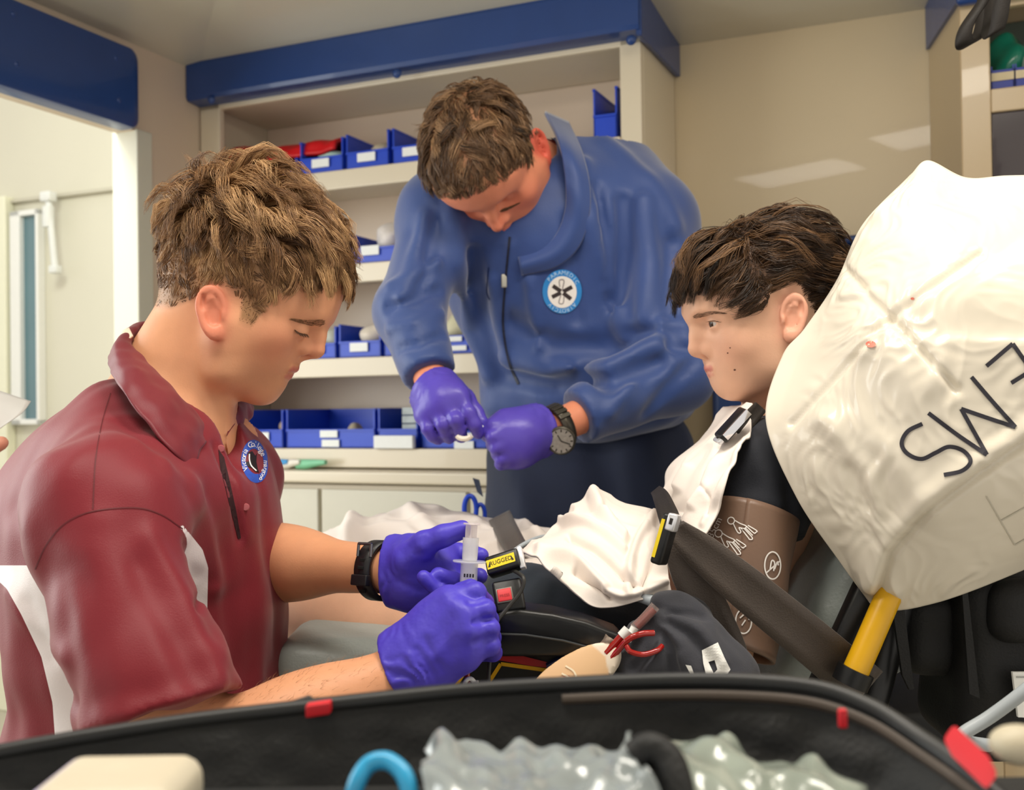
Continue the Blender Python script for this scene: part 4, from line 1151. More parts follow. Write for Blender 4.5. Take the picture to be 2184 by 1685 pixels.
# gloves -------------------------------------------------------
def pj(L): return [P(*q) for q in L]
gR_f = [pj([(957, 1280, 1.06), (1014, 1264, 1.058), (1032, 1286, 1.095), (1004, 1300, 1.115)]), pj([(988, 1314, 1.045), (1033, 1301, 1.046), (1042, 1322, 1.09), (1000, 1330, 1.11)]),
        pj([(996, 1354, 1.038), (1043, 1341, 1.042), (1048, 1360, 1.085), (1006, 1362, 1.10)]), pj([(992, 1400, 1.038), (1047, 1377, 1.042), (1052, 1392, 1.078), (1012, 1396, 1.092)])]
gR_t = pj([(900, 1330, 1.085), (950, 1290, 1.105), (985, 1268, 1.115), (1004, 1256, 1.11)])
wR = P(868, 1420, 1.062)
gh = hand_sdf(wR, gR_f, gR_t, rf=.0100, rp=.0125, wr=.040, palm=[(P(940, 1330, 1.066), .025), (P(935, 1380, 1.062), .025)], k=.005)
ca, cb_ = P(846, 1433, 1.062), P(906, 1402, 1.06)
def gloveR(p):
    d = gh(p)
    d = smin(d, cap(p, ca, cb_, .0315, .031), .02)
    d = smin(d, np.sqrt(np.maximum(np.abs(((p-ca) @ nrm(cb_-ca)))-.0, 0)**2 + (segd(p, ca-nrm(cb_-ca)*.001, ca+nrm(cb_-ca)*.001)-.0325)**2)-.0022, .004)
    d = d + wrinkle(p, ca, P(960, 1370, 1.05), .05, .62, .011, .0011, 31)
    cut = -((p-ca) @ nrm(cb_-ca)) - .002
    return smax(d, cut, .002)
lo, hi = bounds(gR_f[0]+gR_f[3]+[ca, cb_]+gR_t, .045)
fr_ = [([(1000, 1286), (1034, 1280)], .0026, -.005), ([(1008, 1328), (1048, 1319)], .0026, -.005), ([(1012, 1370), (1052, 1358)], .0026, -.005), ([(957, 1270), (975, 1290), (997, 1308), (1003, 1345)], .008, .0025), ([(890, 1385), (925, 1440)], .004, -.0025), ([(905, 1365), (945, 1430)], .004, -.002), ([(870, 1400), (905, 1460)], .004, .002), ([(930, 1400), (995, 1310)], .006, .0015), ([(920, 1350), (955, 1285)], .006, .0015)]
gl = solid('glove', with_folds(gloveR, fr_), lo, hi, .0021, GLOVE, man1); gl['label'] = 'violet nitrile glove on the hand gripping the syringe'
# open far hand, palm towards the viewer
gL_f = [pj([(936, 1182, 1.19), (978, 1178, 1.205), (1006, 1181, 1.2), (1026, 1185, 1.19)]), pj([(940, 1212, 1.185), (985, 1226, 1.205), (1008, 1230, 1.19), (1023, 1229, 1.175)]),
        pj([(946, 1240, 1.185), (990, 1250, 1.185), (968, 1240, 1.15), (934, 1226, 1.142)]), pj([(938, 1268, 1.182), (962, 1282, 1.165), (938, 1262, 1.138), (904, 1231, 1.135)])]
gL_t = pj([(868, 1192, 1.165), (905, 1160, 1.155), (945, 1143, 1.15), (985, 1130, 1.15)])
wL = P(842, 1218, 1.198)
gh2 = hand_sdf(wL, gL_f, gL_t, rf=.0098, rp=.0155, wr=.036, palm=[(P(890, 1225, 1.19), .03), (P(885, 1250, 1.185), .026), (P(884, 1185, 1.175), .022)])
cl2, cm2 = P(829, 1216, 1.2), P(870, 1216, 1.195)
def gloveL(p):
    d = smin(gh2(p), cap(p, cl2, cm2, .030, .031), .02) + wrinkle(p, cl2, P(920, 1230, 1.18), .0, .5, .010, .001, 32)
    return smax(d, -((p-cl2) @ nrm(cm2-cl2)) - .001, .002)
lo, hi = bounds([q for F_ in gL_f for q in F_]+gL_t+[cl2], .04)
fr2 = [([(890, 1180), (930, 1215), (940, 1260)], .005, -.002), ([(860, 1180), (900, 1150)], .005, -.0015), ([(850, 1240), (900, 1262)], .004, -.0015), ([(905, 1190), (960, 1195)], .005, .0015)]
gl = solid('glove', with_folds(gloveL, fr2), lo, hi, .0021, GLOVE, man1); gl['label'] = 'violet nitrile glove on the open far hand'
# rubber watch on the far wrist
def ring_band(c, axis, ru, rv, up, half, th, a0=0, a1=360, n=48):
    axis = nrm(axis); u = nrm(np.asarray(up)-axis*(np.asarray(up) @ axis)); v = np.cross(axis, u); G = []
    for i in range(n+1):
        a = math.radians(a0+(a1-a0)*i/n); q = c + u*ru*math.cos(a) + v*rv*math.sin(a); G.append([q-axis*half, q, q+axis*half])
    return np.array(G)
WB1 = mat('black_rubber', '#15151a', .42, var=.1, bump=.1)
wc = P(815, 1217, 1.208); wax = nrm(WL1-EL1)
wt1 = sheet('wristwatch', ring_band(wc, wax, .032, .030, ZZ, .0115, .003), WB1, .004, man1); wt1['label'] = 'black rubber watch strap with a buckle'
vdir = nrm(CAM-wc); vdir = nrm(vdir - wax*(vdir @ wax)); zd = np.cross(wax, vdir); zd = zd if zd[2] > 0 else -zd
mb = MB()
for i in range(5): mb.box(wc+vdir*.0325+zd*(.010-.0085*i)+vdir*(-.0022*abs(i-1)), wax*.0042, zd*.0018, vdir*.0012, .0006)
mb.build('strap_hole', mat('hole_black', '#050506', .8), wt1)
MB().box(wc+vdir*.031+zd*-.012, wax*.0125, zd*.006, vdir*.004, .0015).build('strap_keeper', WB1, wt1, True)
bk_ = MB(); bc = wc+vdir*.029+zd*.022
for s_ in (-1, 1): bk_.tube([bc+wax*.0105*s_-zd*.008, bc+wax*.0105*s_+zd*.006], .0017, 8)
bk_.tube([bc-wax*.0105+zd*.006, bc+wax*.0105+zd*.006], .0017, 8)
bk_.build('buckle', mat('dark_steel', '#75777c', .3, .8), wt1, True)

# syringe -------------------------------------------------------
SYR = mat('clear_polypropylene', '#f4f6fb', .15, var=.02, alpha=.42)
sy = empty('syringe', P(995, 1260, 1.13)); tag(sy, 'clear plastic syringe held upright between two violet gloves', 'syringe')
sa, sb = P(998, 1262, 1.13), P(1006, 1118, 1.135); ax_ = nrm(sb-sa); Ls = np.linalg.norm(sb-sa)
def sl_(name, prof, m=SYR): return pos_under(MB().lathe(sa, ax_, prof, 24).build(name, m, None, True), sy)
sl_('barrel', [(.0088, -.02), (.0092, 0), (.0092, Ls*.44), (.0078, Ls*.44), (.0078, -.02)])
sl_('finger_flange', [(.0092, Ls*.43), (.0175, Ls*.43), (.0180, Ls*.445), (.0175, Ls*.46), (.0092, Ls*.46)])
sl_('plunger_tube', [(.0078, Ls*.46), (.0082, Ls*.5), (.0086, Ls*.80), (.0082, Ls*.80), (.0076, Ls*.47)])
PLG = mat('plunger_translucent', '#f3e9ea', .25, var=.02, alpha=.5)
mb = MB(); perp = nrm(np.cross(ax_, A(0, 1, 0))); per2 = np.cross(ax_, perp)
mb.box(sa+ax_*Ls*.55, ax_*Ls*.44, perp*.0062, per2*.0007); mb.box(sa+ax_*Ls*.55, ax_*Ls*.44, per2*.0062, perp*.0007)
pos_under(mb.build('plunger_rod', PLG), sy); sl_('thumb_rest', [(.0085, Ls*.99), (.009, Ls*1.0), (.0088, Ls*1.015)], PLG)
mb = MB()
for i in range(4): mb.box(sa+ax_*Ls*.235+nrm(CAM-sa)*.0096+perp*(-.0045+.003*i), perp*.0008, ax_*.0018, nrm(CAM-sa)*.0002)
pos_under(mb.build('scale_print', mat('print_black', '#202024', .6)), sy)
# ================================================================ standing man in the blue jacket
R2 = frame(A(.03, -.43, -.90), A(-.40, -.80, .42)); O2 = P(1050, 352, 1.87); S2 = 1.10
H2 = dict(FACE0); H2.update(wide=1.2, go=(.03, -.062), me=(.084, -.100), cran=(.004, .05, .1, .08, .086), ear=(-.002, .004), eart=14, eary=.083)
hf2 = head_world(O2, R2, S2, H2)
NB2 = P(1185, 400, 2.0)
SL2, EL2, WL2 = P(1372, 482, 1.97), P(1432, 800, 1.86), P(1170, 918, 1.735)
SR2, ER2, WR2 = P(948, 462, 1.92), P(872, 665, 1.83), P(926, 830, 1.735)
def skin2(p):
    d = hf2(p)
    return smin(d, cap(p, O2 + R2 @ A(-.03, 0, -.03), NB2, .066, .075), .03)
V2, F2 = sdf_mesh(skin2, *bounds([O2+A(-.15, -.18, -.2), O2+A(.18, .16, .16)], 0), .0028); V2 = relax(V2, F2, 1, .4)
def arms2(p): return np.minimum(chain(p, [NB2, SL2, EL2, WL2], [.05, .05, .038, .027], .02), chain(p, [NB2, SR2, ER2, WR2], [.05, .05, .036, .027], .02))
Va, Fa = sdf_mesh(arms2, *bounds([SL2, EL2, WL2, SR2, ER2, WR2, NB2], .09), .006)
V, Fq = join_vf([(V2, F2), (relax(Va, Fa, 2), Fa)], NB2)
man2 = mesh('person', V, Fq, skin_mat('flushed_skin', '#e2916f', red='#d8604c', buzz='#8f6c4c'))
tag(man2, 'standing man in a blue zip jacket bending forward over his purple gloved hands', 'person')
h2x = np.array([-.2, -.1, -.06, -.03, 0., .02, .03, .045, .06, .08, .1, .2]); h2z = np.array([-.03, -.025, -.01, .02, .036, .03, .012, .03, .055, .068, .078, .085])
def hline2(q): return q[:, 2] - np.interp(q[:, 0], h2x, h2z)
face_attrs(man2, V, O2, R2, S2, H2, hline2, red=1.3)
cr2 = A(-.06, .01, .125)
def flow2(p, t):
    v = p - cr2; v = v/(np.linalg.norm(v, axis=1, keepdims=True)+.02); v[:, 0] += .25; v[:, 2] -= .25; return v
def len2(q): return np.interp(hline2(q), [0, .02, .05, .08], [.008, .018, .034, .042])
HAIR2 = hair_mat('dark_brown_hair', '#2e2116', '#6a4e36', '#9c7a58')
pth, tone, rt = grow(V2, F2, O2, R2, S2, H2, lambda q: (hline2(q) > 0)*1.0, len2, flow2, lambda q: np.interp(hline2(q), [0, .05, .1], [.2, .6, .9]), 8500, 6, 420, .6, .5, (.002, .03), 15)
hh = strands_mesh('hair', pth, .00055+.00028*np.random.RandomState(2).rand(len(pth)), HAIR2, man2, tone); hh['label'] = 'short messy brown hair'
bv2 = bvh_of(man2)
brow('eyebrow', bv2, [(1066, 452), (1085, 444), (1105, 434)], 120, 8, HAIR2, man2, 9, 7, r=.0004)

TF2 = frame(A(-.25, -.95, -.2), ZZ)
CH2, BE2, PV2 = P(1180, 560, 2.04), P(1262, 760, 2.06), P(1262, 1010, 2.12)
def torso2(p):
    d = ell(p, CH2, (.185, .215, .24), TF2)
    d = smin(d, ell(p, BE2, (.185, .198, .17), TF2), .07)
    d = smin(d, cap(p, SL2, SR2, .085, .070), .08)
    d = smin(d, cap(p, NB2+A(0, .02, -.02), SL2, .085, .085), .07)
    d = smin(d, cap(p, NB2+A(-.03, .02, -.03), SR2, .07, .075), .06)
    d = smin(d, sph(p, P(1290, 410, 2.08), .115), .08)
    d = smin(d, rbox(p, P(1262, 850, 2.1), (.15, .195, .05), .045, frame(A(-.25, -.95, 0), ZZ)), .05)
    return d
def sl2L(p):
    d = chain(p, [SL2, EL2+A(.0, 0, .01), WL2*.80+EL2*.20], [.088, .074, .047], .03)
    return smax(d, (p-(P(1237, 893, 1.757))) @ nrm(WL2-EL2), .004)
def sl2R(p):
    d = chain(p, [SR2, ER2, WR2*.82+ER2*.18], [.070, .056, .046], .03)
    return smax(d, (p-P(908, 812, 1.757)) @ nrm(WR2-ER2), .004)
def jac0(p):
    d = smin(torso2(p), smin(sl2L(p), sl2R(p), .01), .028)
    d = smax(d, -cap(p, O2 + R2 @ A(-.03, 0, -.05), NB2, .078, .08), .012)
    d = smax(d, -cap(p, O2 + R2 @ A(.06, .0, -.085), O2 + R2 @ A(-.02, 0, -.10), .062, .07), .02)
    return d
fo2 = [([(965, 430), (975, 560), (1000, 700), (1040, 800)], .02, .012), ([(1010, 540), (1025, 660), (1062, 780)], .018, -.010), ([(1240, 350), (1258, 470), (1300, 600), (1330, 720)], .022, .013),
       ([(1215, 470), (1225, 560), (1230, 680)], .018, -.008), ([(1330, 430), (1332, 540), (1315, 660)], .018, -.014), ([(1375, 430), (1385, 560), (1372, 680)], .02, .012), ([(1430, 520), (1425, 640), (1440, 740)], .016, -.008),
       ([(905, 460), (880, 560), (855, 640)], .016, .008), ([(930, 470), (915, 560), (890, 640)], .012, -.008), ([(835, 610), (880, 590), (930, 560)], .013, .008), ([(830, 655), (880, 640), (935, 620)], .012, -.008), ([(832, 700), (880, 690), (940, 670)], .013, .008), ([(850, 745), (895, 735), (945, 715)], .012, -.006),
       ([(1075, 800), (1180, 822), (1300, 815), (1400, 770)], .022, -.020), ([(1080, 765), (1180, 790), (1300, 780), (1400, 735)], .025, .012), ([(1090, 690), (1180, 735), (1280, 740), (1380, 700)], .025, -.009), ([(1050, 600), (1065, 700), (1090, 780)], .014, .008),
       ([(1300, 880), (1350, 810), (1400, 750)], .014, .006), ([(1380, 880), (1430, 820), (1490, 760)], .014, -.007), ([(1130, 600), (1140, 680), (1150, 740)], .014, .006), ([(1320, 740), (1400, 735), (1480, 745)], .012, -.008), ([(1340, 690), (1410, 690), (1490, 700)], .014, .008),
       ([(1290, 300), (1380, 380), (1440, 480)], .025, .006), ([(1270, 400), (1290, 520), (1300, 640)], .014, -.010), ([(1090, 520), (1075, 620), (1075, 720)], .010, .006)]
jf = with_folds(jac0, [(a, b*.7, c*2.0) for a, b, c in fo2])
JACK = mat('blue_softshell', '#28437f', .52, var=.07, vs=20, bump=.1, bs=300, sheen=.45)
lo, hi = bounds([SL2+A(.12, .1, .12), SR2+A(-.12, 0, .1), P(1260, 920, 2.35), P(1300, 930, 1.66)], .03)
V, Fq = sdf_mesh(lambda p: jf(p)+.0022*sines(p*A(1, 1, .6), .07, 51)*np.clip(np.abs(sines(p, .3, 6)), 0, 1), lo, hi, .0062); V = relax(V, Fq, 1, .4)
jak = mesh('zip_jacket', V, Fq, JACK, man2); jak['label'] = 'blue zip jacket with a round badge'
bvj = bvh_of(jak)
ink('zipper', [[(1087, 505), (1078, 600), (1073, 690), (1085, 770), (1105, 820)]], bvj, 5, mat('zip_dark', '#141a30', .5), jak, .002)
zp = cast(bvj, 1077, 598)
if zp: MB().box(zp[0]+zp[1]*.004, A(.005, 0, 0), A(0, .002, 0), A(0, 0, .012), .002).build('zip_pull', mat('zip_silver', '#a9a79c', .3, .6), jak, True)
ink('pocket_seam', [[(1042, 570), (1038, 620), (1044, 640)]], bvj, 3, mat('seam_navy', '#1a2c5e', .5), jak, .0015)
# collar, undershirt
def cpt(x, y, out):
    h = cast(bvj, x, y); q = h[0] if h else P(x, y, 2.02)
    return q + nrm(CAM-q)*out
cb_px = [(1212, 262), (1243, 335), (1258, 425), (1240, 515), (1190, 566), (1112, 586)]
ct_px = [(1162, 240), (1190, 300), (1206, 380), (1206, 450), (1176, 515), (1106, 550)]
bt = [cpt(x, y, .004) for x, y in cb_px]
tp = [P(x, y, q[1]-.004) for (x, y), q in zip(ct_px, bt)]
md_ = [(a_+b_)/2 + nrm(CAM-a_)*.010 for a_, b_ in zip(tp, bt)]
g = patch([tp, md_, bt], 16, 50); sheet('collar', g, JACK, .006, jak)
us = solid('undershirt', lambda p: smax(cap(p, O2 + R2 @ A(-.04, 0, -.08), NB2, .072, .085), (p-P(1085, 512, 1.9)) @ A(0, 0, 1) - .25, .01), *bounds([O2, NB2], .14), .006, mat('maroon_undershirt', '#6d1420', .7), man2)
# round badge
cx_, cy_ = 1199, 622
def ell_poly(rx, ry, n=36, c=(1199, 622)): return [(c[0]+rx*math.cos(2*math.pi*i/n), c[1]+ry*math.sin(2*math.pi*i/n)) for i in range(n)]
badge = decal('badge', [ell_poly(42, 47)], bvj, mat('badge_sky', '#2c86cc', .5), jak, .002, 6)
decal('badge_disc', [ell_poly(31, 34, c=(1199, 623))], bvj, mat('badge_cream', '#ece7e0', .5), badge, .0026, 6)
def bar(a, l0, l1, w_, c=(1199, 623)):
    a = math.radians(a); e = A(math.cos(a), -math.sin(a)); n_ = A(e[1], -e[0]); c = A(*c)
    return [tuple(c+e*l0+n_*w_), tuple(c+e*l1+n_*w_), tuple(c+e*l1-n_*w_), tuple(c+e*l0-n_*w_)]
KB2 = mat('badge_dark', '#33292a', .5)
decal('badge_star', [bar(a, 3, 24, 4.2) for a in (28, 146, 206, 322)], bvj, KB2, badge, .0032, 8)
ink('badge_outline', [[(1194, 612), (1193, 598), (1203, 598), (1200, 615), (1201, 622)], [(1196, 630), (1192, 646), (1201, 647), (1203, 632)]], bvj, 2.2, mat('badge_grey', '#8d8586', .5), badge, .0032)
arc_text('badge_lettering', 'PARAMEDIC', (140, 30), (36, 40), 12, mat('badge_pale', '#b9d9f2', .5), badge, bvj, .0030, skew=0)
arc_text('badge_lettering', 'VICTORIA', (225, 315), (36, 40.5), 12, mat('badge_pale', '#b9d9f2', .5), badge, bvj, .0030, skew=0)
# trousers
def legs2(p):
    Rz = frame(A(-.25, -.95, 0), ZZ); lat = Rz[:, 1]
    d = rbox(p, PV2+A(0, .02, -.02), (.145, .205, .17), .12, Rz)
    for s in (-1, 1):
        hp = PV2 + lat*.1*s + A(0, 0, -.1); an = A(hp[0]+lat[0]*.03*s, hp[1], .1)
        d = smin(d, chain(p, [hp, hp*.5+an*.5, an], [.105, .085, .07], .03), .04)
        d = smin(d, cap(p, A(an[0], an[1]+.04, .045), A(an[0]-.03, an[1]-.14, .045), .045), .02)
    return d
lf = with_folds(legs2, [([(1080, 980), (1120, 1060), (1130, 1150)], .025, .008), ([(1280, 960), (1300, 1040), (1310, 1140)], .03, -.012), ([(1380, 930), (1400, 1000), (1420, 1080)], .025, .008)])
solid('trousers', lf, *bounds([A(PV2[0]-.26, PV2[1]-.35, .0), PV2+A(.28, .3, .2)], 0), .011, mat('navy_trousers', '#16203a', .75, var=.1, bump=.2, sheen=.1), man2)
pocket = MB().prism([P(1008, 1020, 1.98), P(1022, 1024, 1.97), P(1030, 1060, 1.97), P(1018, 1050, 1.98)], A(0, .01, 0)).build('pocket_flap', _mats['navy_trousers'], man2)
# trauma shears in the pocket
sh = empty('trauma_shears', P(1006, 1100, 1.95)); tag(sh, 'blue handled trauma shears hanging by the standing man\'s pocket', 'shears')
c = P(1003, 1086, 1.95)
pos_under(MB().tube([c+A(.011*math.cos(a), 0, .024*math.sin(a)) for a in np.linspace(0, 6.28, 24)], .0045, 8).build('handle', BIN, None, True), sh)
pos_under(MB().tube([c+A(.018+.008*math.cos(a), .004, -.01+.018*math.sin(a)) for a in np.linspace(0, 6.28, 24)], .004, 8).build('handle', BIN, None, True), sh)
pos_under(MB().box(c+A(.008, .004, -.07), A(.003, 0, 0), A(0, .001, 0), A(0, 0, .05)).build('blade', mat('steel', '#9a9ca0', .3, .9), None), sh)
# gloves
g3f = [pj([(978, 846, 1.69), (1000, 880, 1.675), (1012, 905, 1.675), (1020, 924, 1.685)]), pj([(957, 866, 1.69), (972, 895, 1.67), (980, 915, 1.68), (984, 932, 1.70)]),
       pj([(934, 876, 1.695), (944, 905, 1.675), (950, 922, 1.685), (958, 935, 1.70)]), pj([(908, 884, 1.70), (912, 914, 1.685), (922, 930, 1.69), (934, 938, 1.70)])]
g3t = pj([(962, 830, 1.72), (995, 850, 1.715), (1016, 880, 1.71), (1028, 900, 1.70)])
w3 = P(926, 832, 1.735)
s3 = hand_sdf(w3, g3f, g3t, rf=.0112, rp=.016, wr=.042, palm=[(P(945, 855, 1.705), .03)])
c3a, c3b = P(918, 824, 1.74), P(945, 850, 1.71)
def glove3(p): return smax(smin(s3(p), cap(p, c3a, c3b, .034, .034), .02) + wrinkle(p, c3a, P(950, 880, 1.69), 0, .7, .012, .001, 41), -((p-c3a) @ nrm(c3b-c3a)) + .004, .003)
gl = solid('glove', glove3, *bounds([q for f in g3f for q in f]+g3t+[c3a], .045), .0034, mat('purple_nitrile', '#5646b4', .36, var=.08, vs=40, bump=.15, bs=120), man2); gl['label'] = 'purple nitrile glove on the lowered hand'
g4f = [pj([(1078, 898, 1.70), (1052, 908, 1.685), (1040, 920, 1.69), (1038, 930, 1.70)]), pj([(1075, 920, 1.69), (1052, 932, 1.675), (1052, 948, 1.69), (1065, 950, 1.71)]),
       pj([(1080, 945, 1.69), (1060, 955, 1.675), (1062, 968, 1.69), (1078, 966, 1.71)]), pj([(1092, 968, 1.695), (1070, 980, 1.68), (1068, 990, 1.69), (1088, 985, 1.71)])]
g4t = pj([(1120, 895, 1.715), (1085, 895, 1.705), (1058, 902, 1.70), (1034, 912, 1.70)])
w4 = P(1152, 918, 1.735)
s4 = hand_sdf(w4, g4f, g4t, rf=.0112, rp=.018, wr=.044, palm=[(P(1105, 930, 1.70), .034), (P(1110, 960, 1.70), .028)])
c4a, c4b = P(1160, 918, 1.737), P(1125, 925, 1.71)
def glove4(p): return smax(smin(s4(p), cap(p, c4a, c4b, .036, .036), .02) + wrinkle(p, c4a, P(1100, 930, 1.7), 0, .6, .012, .0009, 42), -((p-c4a) @ nrm(c4b-c4a)) + .004, .003)
gl = solid('glove', glove4, *bounds([q for f in g4f for q in f]+g4t+[c4a], .05), .0034, _mats['purple_nitrile'], man2); gl['label'] = 'purple nitrile glove on the hand with the watch'
# watch
wc2 = P(1190, 912, 1.742); wax2 = nrm(WL2-EL2)
MET = mat('gunmetal', '#4e4a42', .35, .7, var=.1)
wst = sheet('wristwatch', ring_band(wc2, wax2, .036, .034, ZZ, .010, .004), MET, .004, man2); wst['label'] = 'dark metal link watch with a silver dial'
vd = nrm(CAM-wc2); vd = nrm(vd-wax2*(vd @ wax2)); zd2 = np.cross(wax2, vd); zd2 = zd2 if zd2[2] > 0 else -zd2
for i in range(5):
    a = math.radians(20+15*i); MB().box(wc2+vd*.0375*math.cos(a)+zd2*.0375*math.sin(a), wax2*.0105, (zd2*math.cos(a)-vd*math.sin(a))*.0036, (vd*math.cos(a)+zd2*math.sin(a))*.002, .0008).build('link', MET, wst)
dc = P(1197, 940, 1.70); dn_ = nrm(CAM-dc + A(0, 0, -.35)); 
MB().lathe(dc-dn_*.008, dn_, [(.021, 0), (.023, .004), (.023, .009), (.0205, .0115), (.0195, .0105)], 32).build('bezel', MET, wst, True)
MB().lathe(dc+dn_*.0025, dn_, [(.0195, 0), (.0193, .0006)], 28).build('dial', mat('dial_silver', '#a9a49c', .3, .4, var=.3, vs=200), wst, True)
t1 = nrm(np.cross(dn_, ZZ)); t2 = np.cross(t1, dn_)
mb = MB()
for a, l in ((60, .011), (200, .015)):
    a = math.radians(a); e = t1*math.cos(a)+t2*math.sin(a); mb.box(dc+dn_*.0036+e*l/2, e*l/2, np.cross(dn_, e)*.0007, dn_*.0003)
for k in range(12):
    a = k*math.pi/6; e = t1*math.cos(a)+t2*math.sin(a); mb.box(dc+dn_*.0034+e*.0165, e*.002, np.cross(dn_, e)*.0008, dn_*.0003)
mb.build('hands', mat('watch_dark', '#2a2826', .4), wst)
# small white catheter piece between the gloves
iv = empty('iv_catheter', P(1030, 915, 1.69)); tag(iv, 'small white catheter piece pinched between the purple gloves', 'catheter')
pos_under(MB().tube([P(1012, 900, 1.685), P(1030, 911, 1.685), P(1044, 918, 1.69)], [.0016, .0026, .0032], 10).build('needle_hub', WHITEP, None, True), iv)
cc_ = P(990, 925, 1.672)
pos_under(MB().tube([cc_+A(.012*math.cos(a), -.003*math.cos(a), .008*math.sin(a)) for a in np.linspace(3.5, 5.9, 14)], .0042, 8).build('cap_ring', mat('cream_plastic', '#efe6d4', .35), None, True), iv)
# ================================================================ patient on the stretcher
R3 = face_frame(11, 9, -1); O3 = P(1641, 690, 1.38); S3 = 1.0
L3 = loc_frame(O3, R3, S3)
H3 = dict(cran=(-.004, .054, .096, .074, .078), fh=L3(1461, 648), br=L3(1468, 675), na=L3(1481, 696), tip=L3(1468, 748), sn=L3(1494, 765),
          ul=L3(1502, 785), mo=L3(1511, 792), ll=L3(1510, 799), ch=L3(1533, 826), me=L3(1549, 840), go=(.016, -.056), eye=L3(1512, 692, .031),
          ear=(L3(1694, 676, .08)[0], L3(1694, 676, .08)[1]), eart=16, earsize=.86, open=.0029, stub=.1, wide=.94, earflare=26)
hf3 = head_world(O3, R3, S3, H3)
NB3 = P(1668, 905, 1.42)
SL3, EL3, WL3 = P(1640, 1015, 1.275), P(1525, 1405, 1.21), P(1300, 1462, 1.135)
SR3 = P(1590, 985, 1.60); HI3 = P(1330, 1400, 1.46); CT3 = P(1590, 1130, 1.43)
def skin3(p):
    d = hf3(p)
    nk = cap(p, O3 + R3 @ A(-.022, 0, -.02), NB3, .047, .056)
    nk = smin(nk, cap(p, O3 + R3 @ A(.0, .038, -.02), NB3+A(-.05, -.02, -.02), .012, .012), .022)
    return smin(d, nk, .02)
V3, F3 = sdf_mesh(skin3, *bounds([O3+A(-.14, -.12, -.2), O3+A(.16, .14, .16)], 0), .0021); V3 = relax(V3, F3, 1, .4)
KN3, AK3 = P(900, 1335, 1.42), P(560, 1300, 1.52)
def limbs3(p):
    d = chain(p, [NB3, SL3, EL3, WL3], [.05, .037, .036, .026], .02)
    d = smin(d, chain(p, [NB3, CT3, HI3], [.05, .09, .09], .03), .03)
    d = smin(d, chain(p, [HI3, KN3, AK3], [.08, .040, .036], .03), .03)
    d = smin(d, ell(p, KN3*.62+AK3*.38+A(0, 0, -.012), (.1, .036, .036), frame(AK3-KN3, ZZ)), .03)
    return smin(d, chain(p, [HI3+A(0, .2, 0), P(900, 1240, 1.66), P(600, 1290, 1.75)], [.08, .05, .04], .03), .06)
Va, Fa = sdf_mesh(limbs3, *bounds([NB3, SL3, EL3, WL3, KN3, AK3, HI3+A(0, .3, -.1), P(600, 1290, 1.75)], .08), .0065)
V, Fq = join_vf([(V3, F3), (relax(Va, Fa, 2), Fa)], NB3)
pat = mesh('person', V, Fq, skin_mat('fair_skin', '#e6b799', lip='#cc7570', red='#e08a76', buzz='#33231a'))
tag(pat, 'dark haired young patient reclining against the pillow under a white sheet', 'person')
h3x = np.array([-.2, -.1, -.06, -.03, -.01, .01, .022, .034, .045, .06, .08, .1, .2]); h3z = np.array([-.04, -.04, -.03, .012, .046, .046, .032, .016, .036, .052, .062, .064, .08])
def hline3(q): return q[:, 2] - np.interp(q[:, 0], h3x, h3z)
face_attrs(pat, V, O3, R3, S3, H3, lambda q: hline3(q)-.008, red=.55)
# hair: parted above the temple, swept forward over the brow and back over the ear
def flow3(p, t):
    x, y, z = p[:, 0], p[:, 1], p[:, 2]; v = np.zeros_like(p)
    fr = 1/(1+np.exp(-(x-.022-.2*(y-.02))/.007)); sg = np.tanh(y/.02); low = np.clip((z-.04)/.03, 0, 1)
    v[:, 0] = fr*1.0 - (1-fr)*.9; v[:, 1] = sg*(.40*fr + .22*(1-fr))*np.clip(1.2-np.abs(y)/.07, 0, 1) + .10
    v[:, 2] = -(.38*fr + .30*(1-fr))*(.15+.85*low) - .25*fr*np.clip((x-.06)/.03, 0, 1)
    return v
def len3(q): return np.interp(hline3(q), [0, .01, .03, .06, .1], [.012, .028, .052, .075, .085])*np.where(q[:, 0] < -.05, .7, 1.0)
HAIR3 = hair_mat('dark_wavy_hair', '#170f09', '#3d2919', '#7d5c3d', .36)
pth, tone, rt = grow(V3, F3, O3, R3, S3, H3, lambda q: (hline3(q) > 0)*1.0, len3, flow3, lambda q: np.interp(q[:, 2], [0, .06, .12], [.25, .65, .8]), 13500, 8, 400, .72, .17, (.0055, .055), 25, .22, lv=(.6, .7))
hh = strands_mesh('hair', pth, .00036+.00024*np.random.RandomState(2).rand(len(pth)), HAIR3, pat, tone); hh['label'] = 'dark wavy hair falling over the forehead'
bv3 = bvh_of(pat)
BROWM = hair_mat('brow_brown', '#6b4c38', '#8a6a52', '#a98a6e')
brow('eyebrow', bv3, [(1478, 677), (1500, 671), (1525, 667), (1545, 668)], 200, 8, BROWM, pat, 3, 11, r=.00017)
lashes('eyelashes', bv3, [(1512, 686), (1522, 684), (1538, 687)], 40, A(-4, 1), HAIR3, pat, 4)
decal('mole', [ell_poly(2.6, 2.2, 8, (1567, 789)), ell_poly(1.8, 1.6, 8, (1552, 753)), ell_poly(1.6, 1.5, 8, (1557, 742))], bv3, mat('mole_brown', '#6b4434', .6), pat, .0003, 6)
ec = O3 + R3 @ (A(H3['eye'][0]-.0128, .031, H3['eye'][1]))*S3
ob = MB(); 
bm = bmesh.new(); bmesh.ops.create_uvsphere(bm, u_segments=28, v_segments=18, radius=.0122)
ev = np.array([q.co[:] for q in bm.verts]); ef = [[q.index for q in f.verts] for f in bm.faces]; bm.free()
ey = mesh('eye', ev+ec, ef, attr_mix(mat('eyeball', '#d8cfc8', .12, var=.02), 'iris', '#3a2a20', .0, .06), pat)
